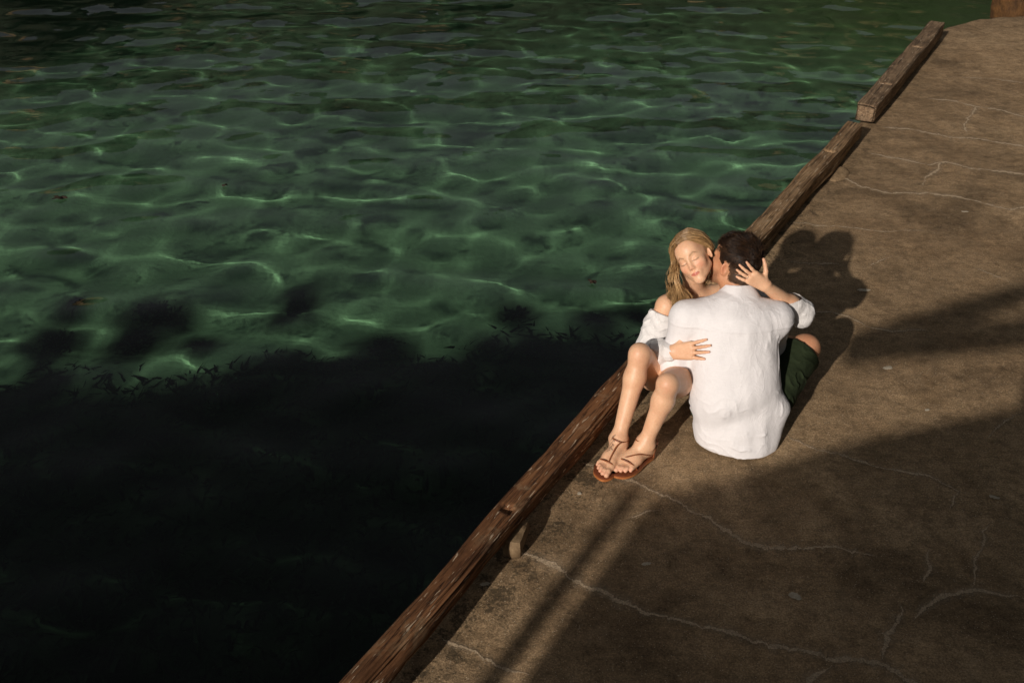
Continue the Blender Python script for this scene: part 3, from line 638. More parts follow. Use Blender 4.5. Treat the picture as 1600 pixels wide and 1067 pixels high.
def limb(F, a, m, b, r, k=.03, bulge=None):
    """thigh/upper arm to shin/forearm; r = radii at a, just above joint, joint, below joint, belly, end"""
    F.cone(a, a+(m-a)*.55, r[0], (r[0]+r[1])/2, k); F.cone(a+(m-a)*.55, m, (r[0]+r[1])/2, r[2], k)
    q = m+(b-m)*.30+(bulge if bulge is not None else 0); F.cone(m, q, r[2], r[3], k); F.cone(q, b, r[3], r[4], k)
def foot(F, heel, fwd, side, S=1.0, lift=.018):
    """side = +1 when the big toe lies to the foot's own left; returns its frame"""
    fw = unit(V3(fwd[0], fwd[1], 0)); lf = V3(-fw[1], fw[0], 0)*side; H = V3(heel[0], heel[1], lift)
    P = lambda f, l, z: H+(fw*f+lf*l)*S+V3(0, 0, z*S)
    F.cone(P(.030, 0, .030), P(.050, 0, .060), .030*S, .030*S, .02); F.cone(P(.040, 0, .028), P(.120, -.014, .024), .029*S, .024*S, .025)
    F.cone(P(.060, .004, .062), P(.150, .014, .028), .026*S, .020*S, .03); F.cone(P(.130, .018, .024), P(.175, .024, .018), .022*S, .018*S, .02); F.cone(P(.120, -.014, .022), P(.160, -.026, .016), .020*S, .015*S, .02)
    toes = [(.024, .182, .052, .0118), (.006, .186, .044, .0088), (-.008, .180, .038, .0080), (-.021, .171, .033, .0074), (-.033, .158, .027, .0068)]
    tips = []
    for l, f, ln, r in toes:
        a = P(f-.016, l, .016); b = P(f+ln*.45, l*1.08, .017); c = P(f+ln*.78, l*1.10, .0105); F.cone(a, b, r*S*1.08, r*S*1.02, .006); F.cone(b, c, r*S*1.02, r*S*.98, .004); tips.append(c)
    return P, tips, fw, lf

# ---- woman's body
def woman_body():
    W = WOM; F = Field((.27, 3.20, -.01), (1.36, 4.10, .93), .0030)
    F.ell(W['pel']+V3(.02, .02, 0), (.130, .096, .098), frame(V3(-.2, -1, 0)), .03); F.ell(W['waist'], (.105, .085, .12), None, .06); F.ell(W['chest'], (.125, .088, .12), frame(V3(-.3, -1, .1)), .06)
    F.cone(W['shr'], W['up']+V3(-.04, 0, .01), .043, .052, .04); F.cone(W['shl'], W['up']+V3(.04, 0, .015), .043, .052, .04); F.ell(W['up'], (.10, .06, .06), None, .05)
    F.cone(W['neck']-V3(0, 0, .01), W['nt'], .047, .044, .035)
    F.cone(W['up']+V3(-.005, -.045, .028), W['shr']+V3(.02, -.02, .025), .010, .010, .02)                      # collar bone
    head(F, W['head'], M_W, .915, True)
    limb(F, W['shr'], W['elr'], W['wrr'], (.043, .040, .036, .037, .0235), .03); limb(F, W['shl'], W['ell'], W['wrl'], (.043, .040, .036, .038, .0235), .03)
    for h_, k_, a_ in (('hipr', 'knr', 'anr'), ('hipl', 'knl', 'anl')):
        ax = unit(W[a_]-W[k_]); bk = V3(.35, .6, 0) if k_ == 'knr' else V3(.5, .55, 0)
        limb(F, W[h_], W[k_], W[a_], (.078, .055, .0420, .0445, .0290), .028, bk*.018)
        F.ell(W[k_]+V3(-.008, -.016, .002), (.024, .024, .036), None, .035)
    Pr, tr, fr, lr = foot(F, (.488, 3.492), (-.50, -.866), 1, 1.02); Pl, tl, fl, ll = foot(F, (.612, 3.462), (-.735, -.678), -1, 1.02)
    F.cone(W['anr'], Pr(.045, 0, .05), .034, .030, .03); F.cone(W['anl'], Pl(.045, 0, .05), .034, .030, .03)
    F.ball(W['anr']+V3(-.026, .008, -.006), .013, .016); F.ball(W['anl']+V3(.024, -.016, -.006), .013, .016)
    pr = hand(F, W['wrr'], V3(.795, -.474, .378), V3(-.70, -.66, .12), -1, 1.09, (.02, .03, .04), (.165, .06, -.034, -.214), .0074, .80)
    pl = hand(F, W['wrl'], V3(-.813, -.134, .567), V3(-.15, -.981, -.125), 1, .98, (.065, .15, .15), (.214, .037, -.076, -.277), .0078, .85, tn=.42)
    v, f = F.mesh(); col = np.tile(np.array([.68, .430, .275], np.float32), (len(v), 1))
    paint_face(col, v, W['head'], M_W, .915, (.54, .14, .11), (.17, .095, .045), (.06, .03, .02), (.74, .29, .20))
    for tip in tr+tl: paint(col, .35*np.exp(-(np.linalg.norm(v-tip, axis=1)/.016)**2), (.70, .32, .24))
    for p in pr+pl:
        paint(col, .30*np.exp(-(np.linalg.norm(v-p[3], axis=1)/.014)**2), (.72, .36, .27))
        paint(col, .18*np.exp(-(np.linalg.norm(v-p[1], axis=1)/.012)**2), (.60, .27, .18))
    for k_ in ('knr', 'knl'): paint(col, .22*np.exp(-(np.linalg.norm(v-W[k_]-V3(-.01, -.05, .01), axis=1)/.035)**2), (.66, .33, .22))
    # little ink sprig on one instep
    rng = np.random.default_rng(5); o = Pr(.095, -.010, .062)
    for k in range(9):
        t = k/8; q = o+(fr*(.050*t-.025))*1.0-lr*(.004*math.sin(t*6)); e = q+(-lr*rng.choice([-1, 1])*.010+fr*.006)
        for s_ in np.linspace(0, 1, 5):
            w_ = q+(e-q)*s_; paint(col, .75*np.exp(-(np.hypot(v[:, 0]-w_[0], v[:, 1]-w_[1])/.0021)**2)*(v[:, 2] > .03)*(v[:, 2] < .13), (.05, .04, .04))
    o = mesh_np('body', v, f, mat_skin('fair_skin'), col=col); under(o, woman)
    return pr, pl, (Pr, fr, lr), (Pl, fl, ll)
wp_r, wp_l, FOOT_R, FOOT_L = woman_body()

# ---- woman's sandals
def sandal(P, fw, lf, S=1.02):
    base = empty('tmp'); bpy.data.objects.remove(base)
    g = np.linspace(0, 2*math.pi, 72, endpoint=False)
    # outline of the sole in foot coordinates (forward, towards the big toe)
    key = np.array([(-.006, 0), (.004, .026), (.05, .031), (.10, .030), (.15, .044), (.19, .049), (.222, .040), (.240, .020), (.236, -.008), (.215, -.036), (.175, -.050), (.13, -.047), (.08, -.036), (.03, -.033), (.002, -.022)])
    c = np.concatenate([key, key, key]); out = spline(np.c_[c, c[:, :1]*0][None], 45*5)[0][75:150, :2]; n = len(out); cen = out.mean(0)
    def slab(name, mat, zs, ins, parent):
        v = []; 
        for z, i in zip(zs, ins):
            o = cen+(out-cen)*(1-i/np.linalg.norm(out-cen, axis=1)[:, None]); v.append(np.array([P(a, b, 0)+V3(0, 0, z-.018) for a, b in o]))
        k = len(zs); v = np.concatenate(v); i = np.arange(k*n).reshape(k, n); j = np.roll(i, -1, 1); f = np.stack([i[:-1], j[:-1], j[1:], i[1:]], -1).reshape(-1, 4)
        t = [np.array([P(*cen, 0)+V3(0, 0, z-.018)]) for z in (zs[0], zs[-1])]; b = len(v); v = np.concatenate([v]+t)
        f = np.concatenate([f, np.stack([i[0], i[0]*0+b, i[0]*0+b, np.roll(i[0], -1)], -1)*0+np.stack([np.roll(i[0], -1), i[0], i[0]*0+b, i[0]*0+b], -1), np.stack([i[-1], np.roll(i[-1], -1), i[0]*0+b+1, i[0]*0+b+1], -1)])
        return v, f
    return slab
m_sole = mat_plain('tan_leather_sole', (.30, .095, .025), (.42, .15, .045), 40, .45, .2, .002, .5); m_bed = mat_plain('brown_leather_footbed', (.13, .034, .012), (.20, .055, .02), 30, .45, .2, .002, .5)
m_strap = mat_plain('brown_leather_strap', (.17, .052, .02), (.26, .085, .032), 40, .45, .2, .002, .5)
def fan_mesh(name, v, f, mat, parent):
    me = bpy.data.meshes.new(name); me.from_pydata([tuple(map(float, q)) for q in v], [], [tuple(dict.fromkeys(map(int, q))) for q in f]); me.materials.append(mat); me.update()
    o = bpy.data.objects.new(name, me); link(o); o.parent = parent; return o
for (P, fw, lf), lab in ((FOOT_R, None), (FOOT_L, None)):
    sl = sandal(P, fw, lf); root = None
    v, f = sl('x', None, (.001, .003, .011, .0125), (.003, 0, 0, .002), None); sd = fan_mesh('sandal', v, f, m_sole, None); under(sd, woman)
    v, f = sl('x', None, (.0128, .0175, .0185), (.001, .001, .003), None); fan_mesh('footbed', v, f, m_bed, sd)
    # straps: thong from between the toes, band over the toes, loop round the ankle
    A = lambda pts: np.array([P(*q) for q in pts], np.float32)
    S_ = [A([(.165, .040, .000), (.172, .034, .030), (.178, .014, .042), (.170, -.012, .038), (.158, -.034, .026), (.145, -.044, .000)]),
          A([(.178, .014, .041), (.150, .012, .054), (.110, .014, .076), (.085, .024, .088)]) if P is FOOT_R[0] else A([(.172, .020, .040), (.140, -.006, .052), (.105, -.026, .052), (.060, -.040, .030)]),
          A([(.085, .024, .088), (.055, .036, .078), (.020, .036, .068), (-.004, .0, .066), (.012, -.036, .070), (.055, -.036, .082), (.085, -.006, .093), (.085, .024, .088)]),
          A([(.030, .030, .000), (.028, .034, .035), (.020, .036, .068)]), A([(.030, -.034, .000), (.028, -.036, .035), (.012, -.036, .070)])]
    for s_ in S_:
        q = spline(s_[None], 40); vv, ff = tubes(q, np.full((1, 40), .0034), 6); mesh_np('strap', vv, ff, m_strap, sd)

# ---- woman's blouse
m_blouse = mat_cloth('white_blouse_cotton', (.80, .78, .77), trans=.12)
def folds(p, ax, amp, freq, seed, along=.35):
    """wrinkles running round a limb or slanting over cloth"""
    t = p@ax; q = p-t[:, None]*ax; w = fbm(p*7, 3, seed)
    r = 1-np.abs(np.sin(t*freq+w*2.6+fbm(q*16, 2, seed+5)*1.4)); return -amp*(r**2)*(.55+.45*vnoise(p*11, seed+8))
def woman_blouse():
    W = WOM; F = Field((.50, 3.50, .02), (1.36, 4.08, .60), .0036)
    F.ell(W['pel']+V3(.02, .02, 0), (.138, .104, .105), frame(V3(-.2, -1, 0)), .03); F.ell(W['waist'], (.125, .10, .14), None, .05); F.ell(W['chest'], (.14, .10, .10), frame(V3(-.3, -1, .1)), .05)
    e = W['elr']; a = W['shr']+(e-W['shr'])*.12; F.cone(a, a+(e-a)*.35, .058, .064, .02); F.cone(a+(e-a)*.35, e+V3(-.004, -.006, -.006), .058, .064, .03); w = W['wrr']; F.cone(e+V3(0, -.004, -.006), e+(w-e)*.55, .063, .058, .02); F.cone(e+(w-e)*.55, e+(w-e)*.86, .056, .042, .02)
    e = W['ell']; F.cone(W['shl'], e, .060, .056, .02); w = W['wrl']; F.cone(e, e+(w-e)*.30, .052, .050, .02); F.cone(e+(w-e)*.30, e+(w-e)*.58, .052, .046, .02)
    F.cone(e+V3(.012, -.006, -.016), e+(w-e)*.2, .045, .045, .03)
    sr = unit(W['elr']-W['shr']); fr_ = unit(W['wrr']-W['elr']); fl_ = unit(W['wrl']-W['ell'])
    def disp(p):
        d = .005*fbm(p*15, 3, 3)
        r = np.linalg.norm(p-W['elr'], axis=1) < .30; left = p[:, 0] < .72
        d = d+np.where(left & (p[:, 2] > .40), folds(p, sr, .013, 78, 11), 0)
        d = d+np.where(left & (p[:, 2] <= .40), folds(p, unit(V3(-.2, -.5, .9)), .009, 70, 12), 0)
        d = d+np.where(p[:, 0] > 1.10, folds(p, unit(np.cross(fl_, V3(0, .3, 1))), .007, 110, 13), 0)
        return d
    F.displace(disp)
    # open neck: everything above the off-shoulder line is bare; cuffs are cut square and hollowed
    F.cone(W['up']+V3(.02, 0, .075), W['up']+V3(.02, 0, .20), .16, .2, .012, 'sub')
    n = sr; c = W['shr']+sr*.035
    F.put(c-.09, c+.09, lambda x, y, z: np.maximum((x-c[0])*n[0]+(y-c[1])*n[1]+(z-c[2])*n[2], np.sqrt((x-c[0])**2+(y-c[1])**2+(z-c[2])**2)-.085), .006, 'sub')
    v, f = F.mesh(); o = mesh_np('blouse', v, f, m_blouse); under(o, woman)
woman_blouse()

# ---- man's body
def man_body():
    W = MAN; F = Field((.60, 3.42, -.01), (1.46, 4.62, .95), .0042)
    F.ell(W['pel']+V3(0, .01, 0), (.160, .100, .118), None, .03); F.ell(W['lum']+V3(0, .02, 0), (.140, .085, .14), None, .06); F.ell(W['chest'], (.165, .10, .15), None, .06)
    F.cone(W['shl'], W['up'], .055, .07, .05); F.cone(W['shr'], W['up'], .055, .07, .05); F.cone(W['up'], W['neck'], .075, .062, .05); F.cone(W['neck'], W['nt'], .060, .060, .03)
    head(F, W['head'], M_M, 1.06, False); F.cone(W['nt'], W['head']+M_M[1]*-.045+M_M[2]*-.03, .058, .055, .03)
    limb(F, W['shl'], W['ell'], W['wrl'], (.052, .048, .042, .044, .028), .03); limb(F, W['shr'], W['elr'], W['wrr'], (.052, .048, .042, .044, .028), .03)
    limb(F, W['hipl'], W['knl'], W['anl'], (.088, .072, .058, .060, .038), .035); limb(F, W['hipr'], W['knr'], W['anr'], (.088, .072, .060, .060, .038), .035)
    F.ell(W['knr']+V3(.012, -.005, .012), (.048, .048, .048), None, .03)
    for a, fw in ((W['anl'], V3(.1, 1, 0)), (W['anr'], V3(-.5, .85, 0))):
        P, tp, _, _ = foot(F, a[:2]-unit(fw)[:2]*.05, fw, 1 if a is W['anr'] else -1, 1.12, .004); F.cone(a, P(.045, 0, .045), .038, .034, .03)
    hand(F, W['wrl'], V3(.05, .06, .03), V3(.3, .9, .2), 1, 1.1, (.25, .3, .2)); hand(F, W['wrr'], V3(-.08, .03, .02), V3(-.1, .9, .2), -1, 1.1, (.25, .3, .2))
    v, f = F.mesh(); col = np.tile(np.array([.50, .265, .150], np.float32), (len(v), 1))
    paint_face(col, v, W['head'], M_M, 1.06, (.42, .15, .11), (.05, .03, .02), (.04, .02, .015), (.58, .24, .15))
    q = head_coords(v, W['head'], M_M, 1.06); al = np.abs(q[:, 0])
    paint(col, .38*soft(-q[:, 2], .030, .055)*soft(q[:, 1], -.01, .02)*soft(-q[:, 2], -.16, -.125)*soft(np.linalg.norm(q, axis=1)*-1, -.17, -.15), (.20, .115, .075))   # stubble
    paint(col, .40*soft(al, .068, .080)*np.exp(-((q[:, 1]+.012)/.03)**2-((q[:, 2]+.012)/.035)**2), (.66, .24, .14))                                                        # ruddy ear
    paint(col, .35*np.exp(-(np.linalg.norm(v-W['knr']-V3(.02, -.03, .03), axis=1)/.05)**2), (.60, .30, .19))
    o = mesh_np('body', v, f, mat_skin('tanned_skin'), col=col); under(o, man)
man_body()

# ---- man's shorts
m_short = mat_cloth('dark_green_cotton', (.020, .029, .013), rough=.95, sheen=0.0)
def man_shorts():
    W = MAN; F = Field((.74, 3.44, -.002), (1.46, 4.16, .42), .0035)
    F.ell(W['pel']+V3(0, .01, -.01), (.168, .106, .120), None, .03)
    e = W['hipr']+(W['knr']-W['hipr'])*.87; F.cone(W['hipr']+V3(.015, -.015, 0), e, .112, .086, .04); F.cone(e-unit(W['knr']-W['hipr'])*.05, e, .086, .090, .02)
    e2 = W['hipl']+(W['knl']-W['hipl'])*.80; F.cone(W['hipl'], e2, .11, .085, .04)
    ax = unit(W['knr']-W['hipr'])
    F.displace(lambda p: .004*fbm(p*13, 3, 31)+folds(p, unit(ax+V3(0, -.4, .5)), .010, 46, 33))
    F.put(e-.14, e+ax*.2+.14, lambda x, y, z: -((x-e[0])*ax[0]+(y-e[1])*ax[1]+(z-e[2])*ax[2]-.028)+0*x*y*z if False else np.maximum(-((x-e[0])*ax[0]+(y-e[1])*ax[1]+(z-e[2])*ax[2]-.028), np.sqrt((x-e[0])**2+(y-e[1])**2+(z-e[2])**2)-.135), .005, 'sub')
    F.put((.6, 3.3, -.1), (1.6, 4.3, .0), lambda x, y, z: z-.002+0*x+0*y, .004, 'sub')
    v, f = F.mesh(); o = mesh_np('shorts', v, f, m_short); under(o, man)
    b = mat_plain('pale_cord_tip', (.5, .45, .36), (.62, .56, .46), 60, .6); q = spline(np.array([[(1.206, 3.572, .150), (1.214, 3.566, .156), (1.221, 3.563, .164)]], np.float32), 10)
    vv, ff = tubes(q, np.full((1, 10), .0042), 6); under(mesh_np('drawcord', vv, ff, b), man)
man_shorts()

# ---- man's shirt
m_shirt = mat_cloth('white_linen', (.80, .78, .79), trans=.10)
def man_shirt():
    W = MAN; F = Field((.62, 3.36, -.012), (1.30, 3.98, .72), .0032)
    F.ell((.955, 3.675, .47), (.195, .128, .165), None, .03); F.ell((.955, 3.70, .555), (.165, .100, .075), None, .06)
    F.ell((.965, 3.62, .33), (.190, .130, .17), None, .06); F.ell((.985, 3.588, .20), (.200, .140, .17), None, .06); F.ell((1.000, 3.572, .035), (.186, .142, .135), None, .09)
    F.ell((1.035, 3.535, .0), (.12, .100, .06), None, .06)
    F.cone(W['shl'], W['up']+V3(0, 0, .012), .070, .080, .05); F.cone(W['shr'], W['up']+V3(0, 0, .012), .070, .080, .05)
    F.cone(W['up']+V3(0, .01, .018), W['neck']+V3(0, -.002, -.014), .080, .060, .04)
    e = W['ell']; F.cone(W['shl'], e, .072, .064, .04); F.cone(e, e+(W['wrl']-e)*.25, .064, .06, .03)
    e = W['elr']; F.cone(W['shr'], e, .072, .066, .04); F.cone(e, e+(W['wrr']-e)*.35, .066, .06, .03)
    F.cone((1.165, 3.565, .17), (1.13, 3.56, .08), .045, .05, .06)
    def ridge(p, warp, a, b, w, amp, wob=.012):
        a = V3(*a); b = V3(*b); ba = b-a; t = np.clip(((p-a)@ba)/(ba@ba), 0, 1); q = p-a-t[:, None]*ba; q = q+wob*warp
        w = w*.58; return -1.35*amp*np.exp(-(np.linalg.norm(q, axis=1)/w)**2)*np.sin(np.clip(t, .02, .98)*math.pi)**.5
    def disp(p):
        x, y, z = p.T; warp = np.stack([vnoise(p*9, 40), vnoise(p*9, 41), vnoise(p*9, 42)], -1); back = soft(-y, -3.74, -3.66)
        d = .0045*fbm(p*np.array([7, 7, 4]), 3, 50)+.0016*fbm(p*np.array([22, 22, 9]), 2, 55)
        low = soft(-z, -.34, -.20); d = d+low*folds(p, unit(V3(.35, .1, 1)), .009, 62, 57)*soft(fbm(p*6, 2, 59), -.3, .5)
        yoke = .548+.012*np.cos((x-.95)*8)-.05*(x-.95)**2; d = d-back*.0008*soft(z, yoke-.004, yoke+.004)-back*.0022*np.exp(-((z-yoke)/.0045)**2)
        for k, (a, b, w, am) in enumerate([((.99, 3.60, .60), (1.00, 3.52, .40), .010, .004), ((.86, 3.60, .56), (.84, 3.53, .36), .012, .005), ((1.08, 3.58, .53), (1.05, 3.51, .36), .011, .005), ((1.02, 3.52, .36), (1.16, 3.53, .27), .010, .006), ((.80, 3.60, .38), (.90, 3.50, .28), .011, .006), ((.84, 3.53, .12), (1.02, 3.43, .05), .010, .008), ((1.13, 3.61, .50), (1.10, 3.52, .30), .012, .008), ((1.15, 3.62, .47), (1.13, 3.52, .22), .011, .009), ((1.16, 3.63, .40), (1.04, 3.50, .16), .012, .008), ((1.16, 3.56, .34), (1.165, 3.50, .18), .012, .006),
                (( .80, 3.62, .46), (.83, 3.53, .30), .012, .006), ((.80, 3.58, .26), (.92, 3.45, .19), .015, .0035), ((.82, 3.55, .18), (1.0, 3.44, .13), .012, .007), ((.90, 3.46, .09), (1.14, 3.46, .12), .012, .008), ((.95, 3.44, .06), (1.12, 3.45, .07), .010, .007),
                ((1.00, 3.62, .62), (1.03, 3.57, .50), .011, .0045), ((1.05, 3.64, .61), (1.09, 3.58, .49), .010, .0055), ((1.10, 3.66, .59), (1.14, 3.60, .46), .010, .005), ((.88, 3.66, .62), (.86, 3.62, .54), .011, .005), ((.955, 3.56, .53), (.96, 3.50, .33), .014, .003)]):
            d = d+ridge(p, warp, a, b, w, am, .014)
        a0, b0 = V3(.80, 3.45, .10), V3(1.17, 3.47, .27); ba = b0-a0; tt = np.clip(((p-a0)@ba)/(ba@ba), 0, 1); qq = p-a0-tt[:, None]*ba; up_ = qq[:, 2]   # slump: the cloth tucks in under the bent back
        d = d+back*np.sin(np.clip(.12+tt*.8, 0, 1)*math.pi)*(.010*np.exp(-((up_+.005)/.042)**2)-.008*np.exp(-((up_-.085)/.05)**2))
        return d
    F.displace(disp, .026)
    # neck opening, cuffs, ground
    F.cone(W['neck']+V3(.004, .010, .012), W['nt']+V3(0, .02, .05), .058, .070, .006, 'sub')
    c = V3(.972, 3.768, .648); R = frame(V3(0, .93, -.36), 0); R[1], R[2] = R[1], R[2]
    def collar(x, y, z):
        dx, dy, dz = x-c[0], y-c[1], z-c[2]; l = dx*R[0, 0]+dy*R[0, 1]+dz*R[0, 2]; f = dx*R[1, 0]+dy*R[1, 1]+dz*R[1, 2]; u = dx*R[2, 0]+dy*R[2, 1]+dz*R[2, 2]
        r = np.sqrt(l*l+f*f)-(.0760-.62*u+.003*np.sin(l*55)); return np.maximum(np.abs(r)-.0032, np.abs(u)-.027)-.0015
    F.put(c-.11, c+.11, collar, .003)
    for j, e in (('wrl', 'ell'), ('wrr', 'elr')):
        ax = unit(W[j]-W[e]); q = W[e]+(W[j]-W[e])*.30
        F.put(q-.13, q+.13, lambda x, y, z, q=q, ax=ax: np.maximum(-((x-q[0])*ax[0]+(y-q[1])*ax[1]+(z-q[2])*ax[2]), np.sqrt((x-q[0])**2+(y-q[1])**2+(z-q[2])**2)-.12), .004, 'sub')
    F.put((.5, 3.2, -.1), (1.5, 4.3, .0), lambda x, y, z: z-.003+0*x+0*y, .004, 'sub')
    v, f = F.mesh(); o = mesh_np('shirt', v, f, m_shirt); under(o, man)
man_shirt()

# ---- hair
def cap(c, M, S, r, off, keep, mat_col, amp, seed, h=.0035):
    F = Field(c-.15, c+.15, h); F.ell(c+(M[1]*off[1]+M[2]*off[2])*S, np.array(r)*S, M, .01)
    F.displace(lambda p: amp*fbm(((p-c)@M.T)*np.array([60, 25, 60]), 3, seed), .03)
    v, f = F.mesh(); q = head_coords(v, c, M, S); ok = keep(q)[f].all(1); f = f[ok]; return v, f
def join(parts):
    V = []; Fc = []; C = []; o = 0
    for v, f, c in parts: V.append(v); Fc.append(f+o); C.append(c); o += len(v)
    return np.concatenate(V), np.concatenate(Fc), np.concatenate(C)
def man_hair():
    r = np.random.default_rng(21); c = MAN['head']; M = M_M; S = 1.06
    def keep(q):
        l, f, u = q.T; al = np.abs(l)
        lim = np.where(f > .0, .045+.35*np.maximum(f-.045, 0), np.where(f > -.035, .012-.2*np.maximum(-.02-f, 0), -.092)); lim = np.where((f <= 0) & (f > -.045), np.interp(f, [-.045, -.036, -.03, -.005, 0], [-.090, -.070, .022, .022, .03]), lim)
        lim = np.where((f > 0) & (f < .03) & (al > .05), -.010, lim)
        return u > lim
    v0, f0 = cap(c, M, S, (.0775, .0960, .0868), (0, -.017, .030), keep, None, .0030, 5); base = np.array([.010, .0055, .0035], np.float32)
    q0 = head_coords(v0, c, M, S); fade = soft(-q0[:, 2], -.030, .030); c0 = base+fade[:, None]*(np.array([.085, .048, .028])-base)
    def fib(n): k = np.arange(n)+.5; ph = np.arccos(1-2*k/n); th = math.pi*(1+5**.5)*k; return np.stack([np.sin(ph)*np.cos(th), np.sin(ph)*np.sin(th), np.cos(ph)], -1)
    E1 = np.array([.0765, .0950, .0858]); d = fib(13000); root = d*E1+np.array([0, -.017, .030]); ok = keep(root); nrm = d[ok]/E1; root = root[ok]
    E2 = np.array([.0660, .0640, .0680]); d2 = fib(5000); r2 = d2*E2+np.array([0, -.040, -.040]); ok = (r2[:, 1] < -.034-.10*np.maximum(-.03-r2[:, 2], 0)) & (r2[:, 2] > -.088+.004*np.sin(r2[:, 0]*120)) & (r2[:, 2] < .02)
    root = np.concatenate([root, r2[ok]]); nrm = np.concatenate([nrm, d2[ok]/E2]); nrm /= np.linalg.norm(nrm, axis=1)[:, None]; n = len(root)
    top = soft(root[:, 2], .030, .085); ln = (.010+.030*top)*r.uniform(.7, 1.3, n)
    flow = np.stack([.25*np.sin(root[:, 0]*40), .9+0*ln, np.where(root[:, 2] > .06, .1, -1.2*(1-top))], -1)*1.0
    clump = np.round(root/.011)*.011; flow[:, 0] += 1.5*vnoise(clump*31, 3); flow[:, 1] += .8*vnoise(clump*31, 4); flow[:, 2] += .5*vnoise(clump*31, 8)
    flow += r.normal(0, .16, (n, 3)); flow -= (flow*nrm).sum(1)[:, None]*nrm; flow /= np.linalg.norm(flow, axis=1)[:, None]
    t = np.linspace(0, 1, 5); lift = .10+.55*top*np.clip(.5+.9*vnoise(clump*45, 11), 0, 1)+.06*r.random(n)
    P = root[:, None]+(flow[:, None]*t[None, :, None]+nrm[:, None]*(lift[:, None]*t*(1-.45*t))[..., None])*ln[:, None, None]
    P = c+(P@M)*S; R = (.00120*(1-.70*t))[None]*np.ones((n, 1)); vt, ft = tubes(P, R, 3)
    hue = r.random(n); cs = np.array([.010, .005, .003])+(hue[:, None]**3)*(.4+.6*np.clip(.5+vnoise(clump*60, 13), 0, 1))[:, None]*np.array([.085, .043, .020]); cs = cs+(1-top)[:, None]*np.array([.040, .022, .012])*soft(-root[:, 2], -.03, .03)[:, None]; cs = np.repeat(cs, 15, 0)
    F2 = Field(c-.16, c+.12, .0035); F2.ell(c+(M[1]*-.040+M[2]*-.040)*S, (E2-.001)*S, M, .01); v2, f2 = F2.mesh(); q2 = head_coords(v2, c, M, S); f2 = f2[((q2[:, 1] < -.036-.10*np.maximum(-.03-q2[:, 2], 0)) & (q2[:, 2] > -.082))[f2].all(1)]
    v, f, cl = join([(v0, f0, c0), (v2, f2, np.tile(np.array([.085, .048, .028]), (len(v2), 1))), (vt, ft, cs)]); under(mesh_np('hair', v, f, mat_hair('dark_brown_hair', .48, .30), col=cl), man)
man_hair()
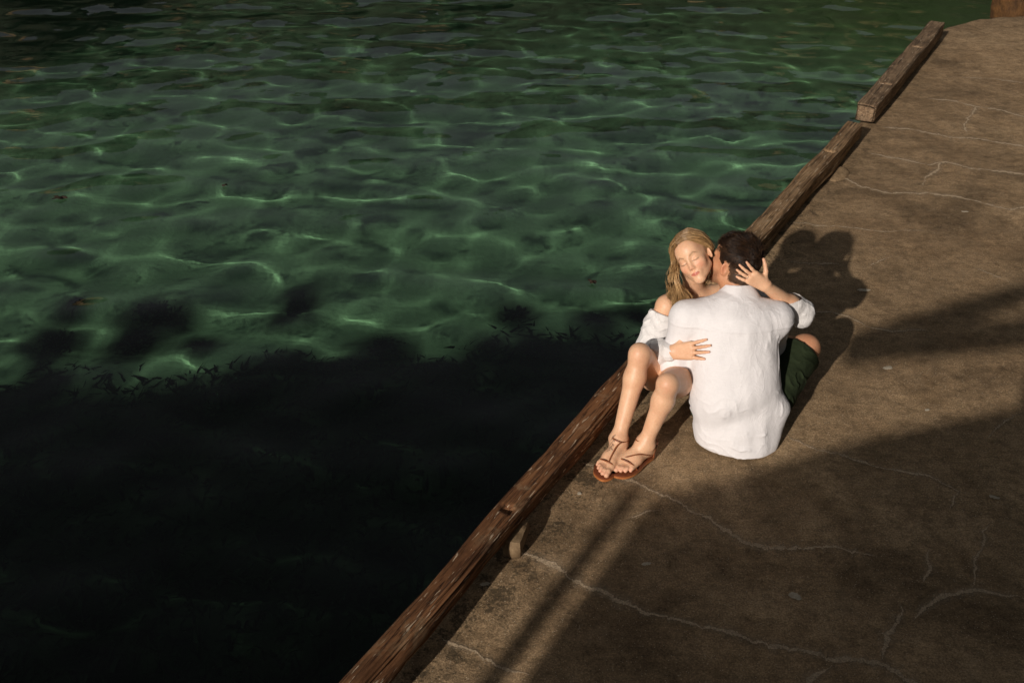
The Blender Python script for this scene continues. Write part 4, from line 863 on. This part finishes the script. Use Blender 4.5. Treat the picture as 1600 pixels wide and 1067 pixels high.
def woman_hair():
    r = np.random.default_rng(33); c = WOM['head']; M = M_W; S = .945; dn = V3(0, 0, -1)@M.T                     # gravity in head coordinates
    def keep(q):
        l, f, u = q.T; al = np.abs(l); return (u > .082-.55*np.maximum(al-.030, 0)) & (f < .056) | (f < .012-.25*np.maximum(-u, 0)) & (u > -.075) & (al > .05) | (f < -.02) & (u > -.085)
    v0, f0 = cap(c, M, S, (.0785, .0965, .0880), (0, -.017, .030), keep, None, .0012, 15); c0 = np.tile(np.array([.24, .140, .065], np.float32), (len(v0), 1))
    e = np.array([.080, .098, .0890]); ec = np.array([0, -.017, .030])
    def onskull(q, g=1.0): d = (q-ec)/e; return ec+d/np.linalg.norm(d, axis=-1, keepdims=True)*e*g
    LK = []; SD = []; ns = 46
    for side in (-1, 1):
        nl = 44 if side < 0 else 44
        for k in range(nl):
            t = (k+r.uniform(-.3, .3))/nl; t = min(max(t, 0), 1); f0_ = .083-.150*t
            p0 = onskull(np.array([-.024+.012*t+side*.003, f0_, .105]), 1.03)
            if side < 0:     # falls past the cheek on to the shoulder and chest
                p1 = onskull(np.array([-.072, .050-.115*t, .062]), 1.07); p2 = onskull(np.array([-.098, .036-.085*t, -.005]), 1.0+.10*r.random()); p2[0] = -.078-.012*r.random(); p2[1] += .010; p2[2] += .008
                hl = lambda w: ((V3(*w)-c)@M.T)/S; jx, jy = r.normal(0, 1, 2); fan = r.uniform(-1, 1)
                p3 = hl((.694+.008*fan, 3.815+.010*jy, .700)); p4 = hl((.712+.022*fan, 3.800+.014*jy, .640+.008*jx)); p5 = hl((.734+.042*fan, 3.802+.012*jy, .582+.012*jx)); p6 = hl((.750+.050*fan, 3.806+.01*jy, .545+.02*r.random()))
                pts = [p0, onskull((p0+p1)/2, 1.07), p1, p2, p3, p4, p5, p6]; amp = .014
            else:            # swept over the crown, tucked behind the far ear, down the back
                p1 = onskull(np.array([.026, .062-.12*t, .096]), 1.06); p2 = onskull(np.array([.068, .036-.105*t, .058]), 1.08); p3 = onskull(np.array([.094, -.010-.06*t, .004]), 1.08)
                p4 = p3+dn*.055+np.array([-.008, -.040, 0]); p5 = p4+dn*.08+np.array([-.02, -.02, 0]); pts = [p0, p1, p2, p3, p4, p5, p5+dn*.03, p5+dn*.06]; amp = .006
            LK.append(np.array(pts)+r.normal(0, .0022, (len(pts), 3))); SD.append((side, amp, r.uniform(0, 6.28), r.uniform(.75, 1.25)))
    m = 19; G = spline(np.array(LK), m); t = np.linspace(0, 1, m); out = []; hues = []
    for g, (side, amp, ph, wl) in zip(G, SD):
        T = np.gradient(g, axis=0); T /= np.linalg.norm(T, axis=1)[:, None]; a = np.cross(T, V3(.3, .9, .2)); a /= np.linalg.norm(a, axis=1)[:, None]; b = np.cross(T, a)
        w = amp*soft(t, .45, .95); g = g+a*(w*np.sin(t*17*wl+ph))[:, None]+b*(w*.8*np.cos(t*17*wl+ph))[:, None]
        base = r.random(); rr = .0098*(.55+.45*np.sin(np.clip(t*1.15, 0, 1)*math.pi*.62))*(1-.65*soft(t, .75, 1))
        for q in range(ns):
            an = r.uniform(0, 6.28); rd = math.sqrt(r.random()); out.append(g+(a*math.cos(an)+b*math.sin(an))*(rr*rd)[:, None]+r.normal(0, .0006, (1, 3))); hues.append((base*.6+.4*r.random(), rd))
    fly = r.choice(len(out), 260); out += [out[q]+(r.normal(0, 1, (1, 3))*.010+np.cumsum(r.normal(0, .0016, (m, 3)), 0))*soft(t, .1, .7)[:, None] for q in fly]; hues += [hues[q] for q in fly]
    P = np.array(out); P = c+(P@M)*S; n = len(P); R = .00085*(1-.7*t**3)[None]*r.uniform(.8, 1.25, (n, 1)); vt, ft = tubes(P, R, 3)
    hu = np.array(hues); lo = np.array([.22, .115, .042]); hi = np.array([.74, .490, .235]); rootd = soft(t, .0, .38)
    cs = lo+(hu[:, :1]**1.3)[:, None]*(hi-lo)*(.35+.65*rootd)[None, :, None]; cs = cs*(.78+.22*rootd)[None, :, None]; cs = np.repeat(cs.reshape(-1, 3), 3, 0)
    v, f, cl = join([(v0, f0, c0), (vt, ft, cs)]); under(mesh_np('hair', v, f, mat_hair('blonde_hair', .36, .5), col=cl), woman)
woman_hair()
# ---- ring on her hand
def ring():
    p = wp_l[2]; a = p[0]+(p[1]-p[0])*.45; ax = unit(p[1]-p[0]); x = unit(np.cross(ax, V3(0, 0, 1))); y = np.cross(ax, x); th = np.linspace(0, 2*math.pi, 25)
    q = a+.0084*(np.cos(th)[:, None]*x+np.sin(th)[:, None]*y); vv, ff = tubes(q[None], np.full((1, 25), .0012), 5)
    t = NT('silver'); m = t.done(t.bsdf((.75, .72, .66), .2, Metallic=1.0)); under(mesh_np('ring', vv, ff, m), woman)
ring()
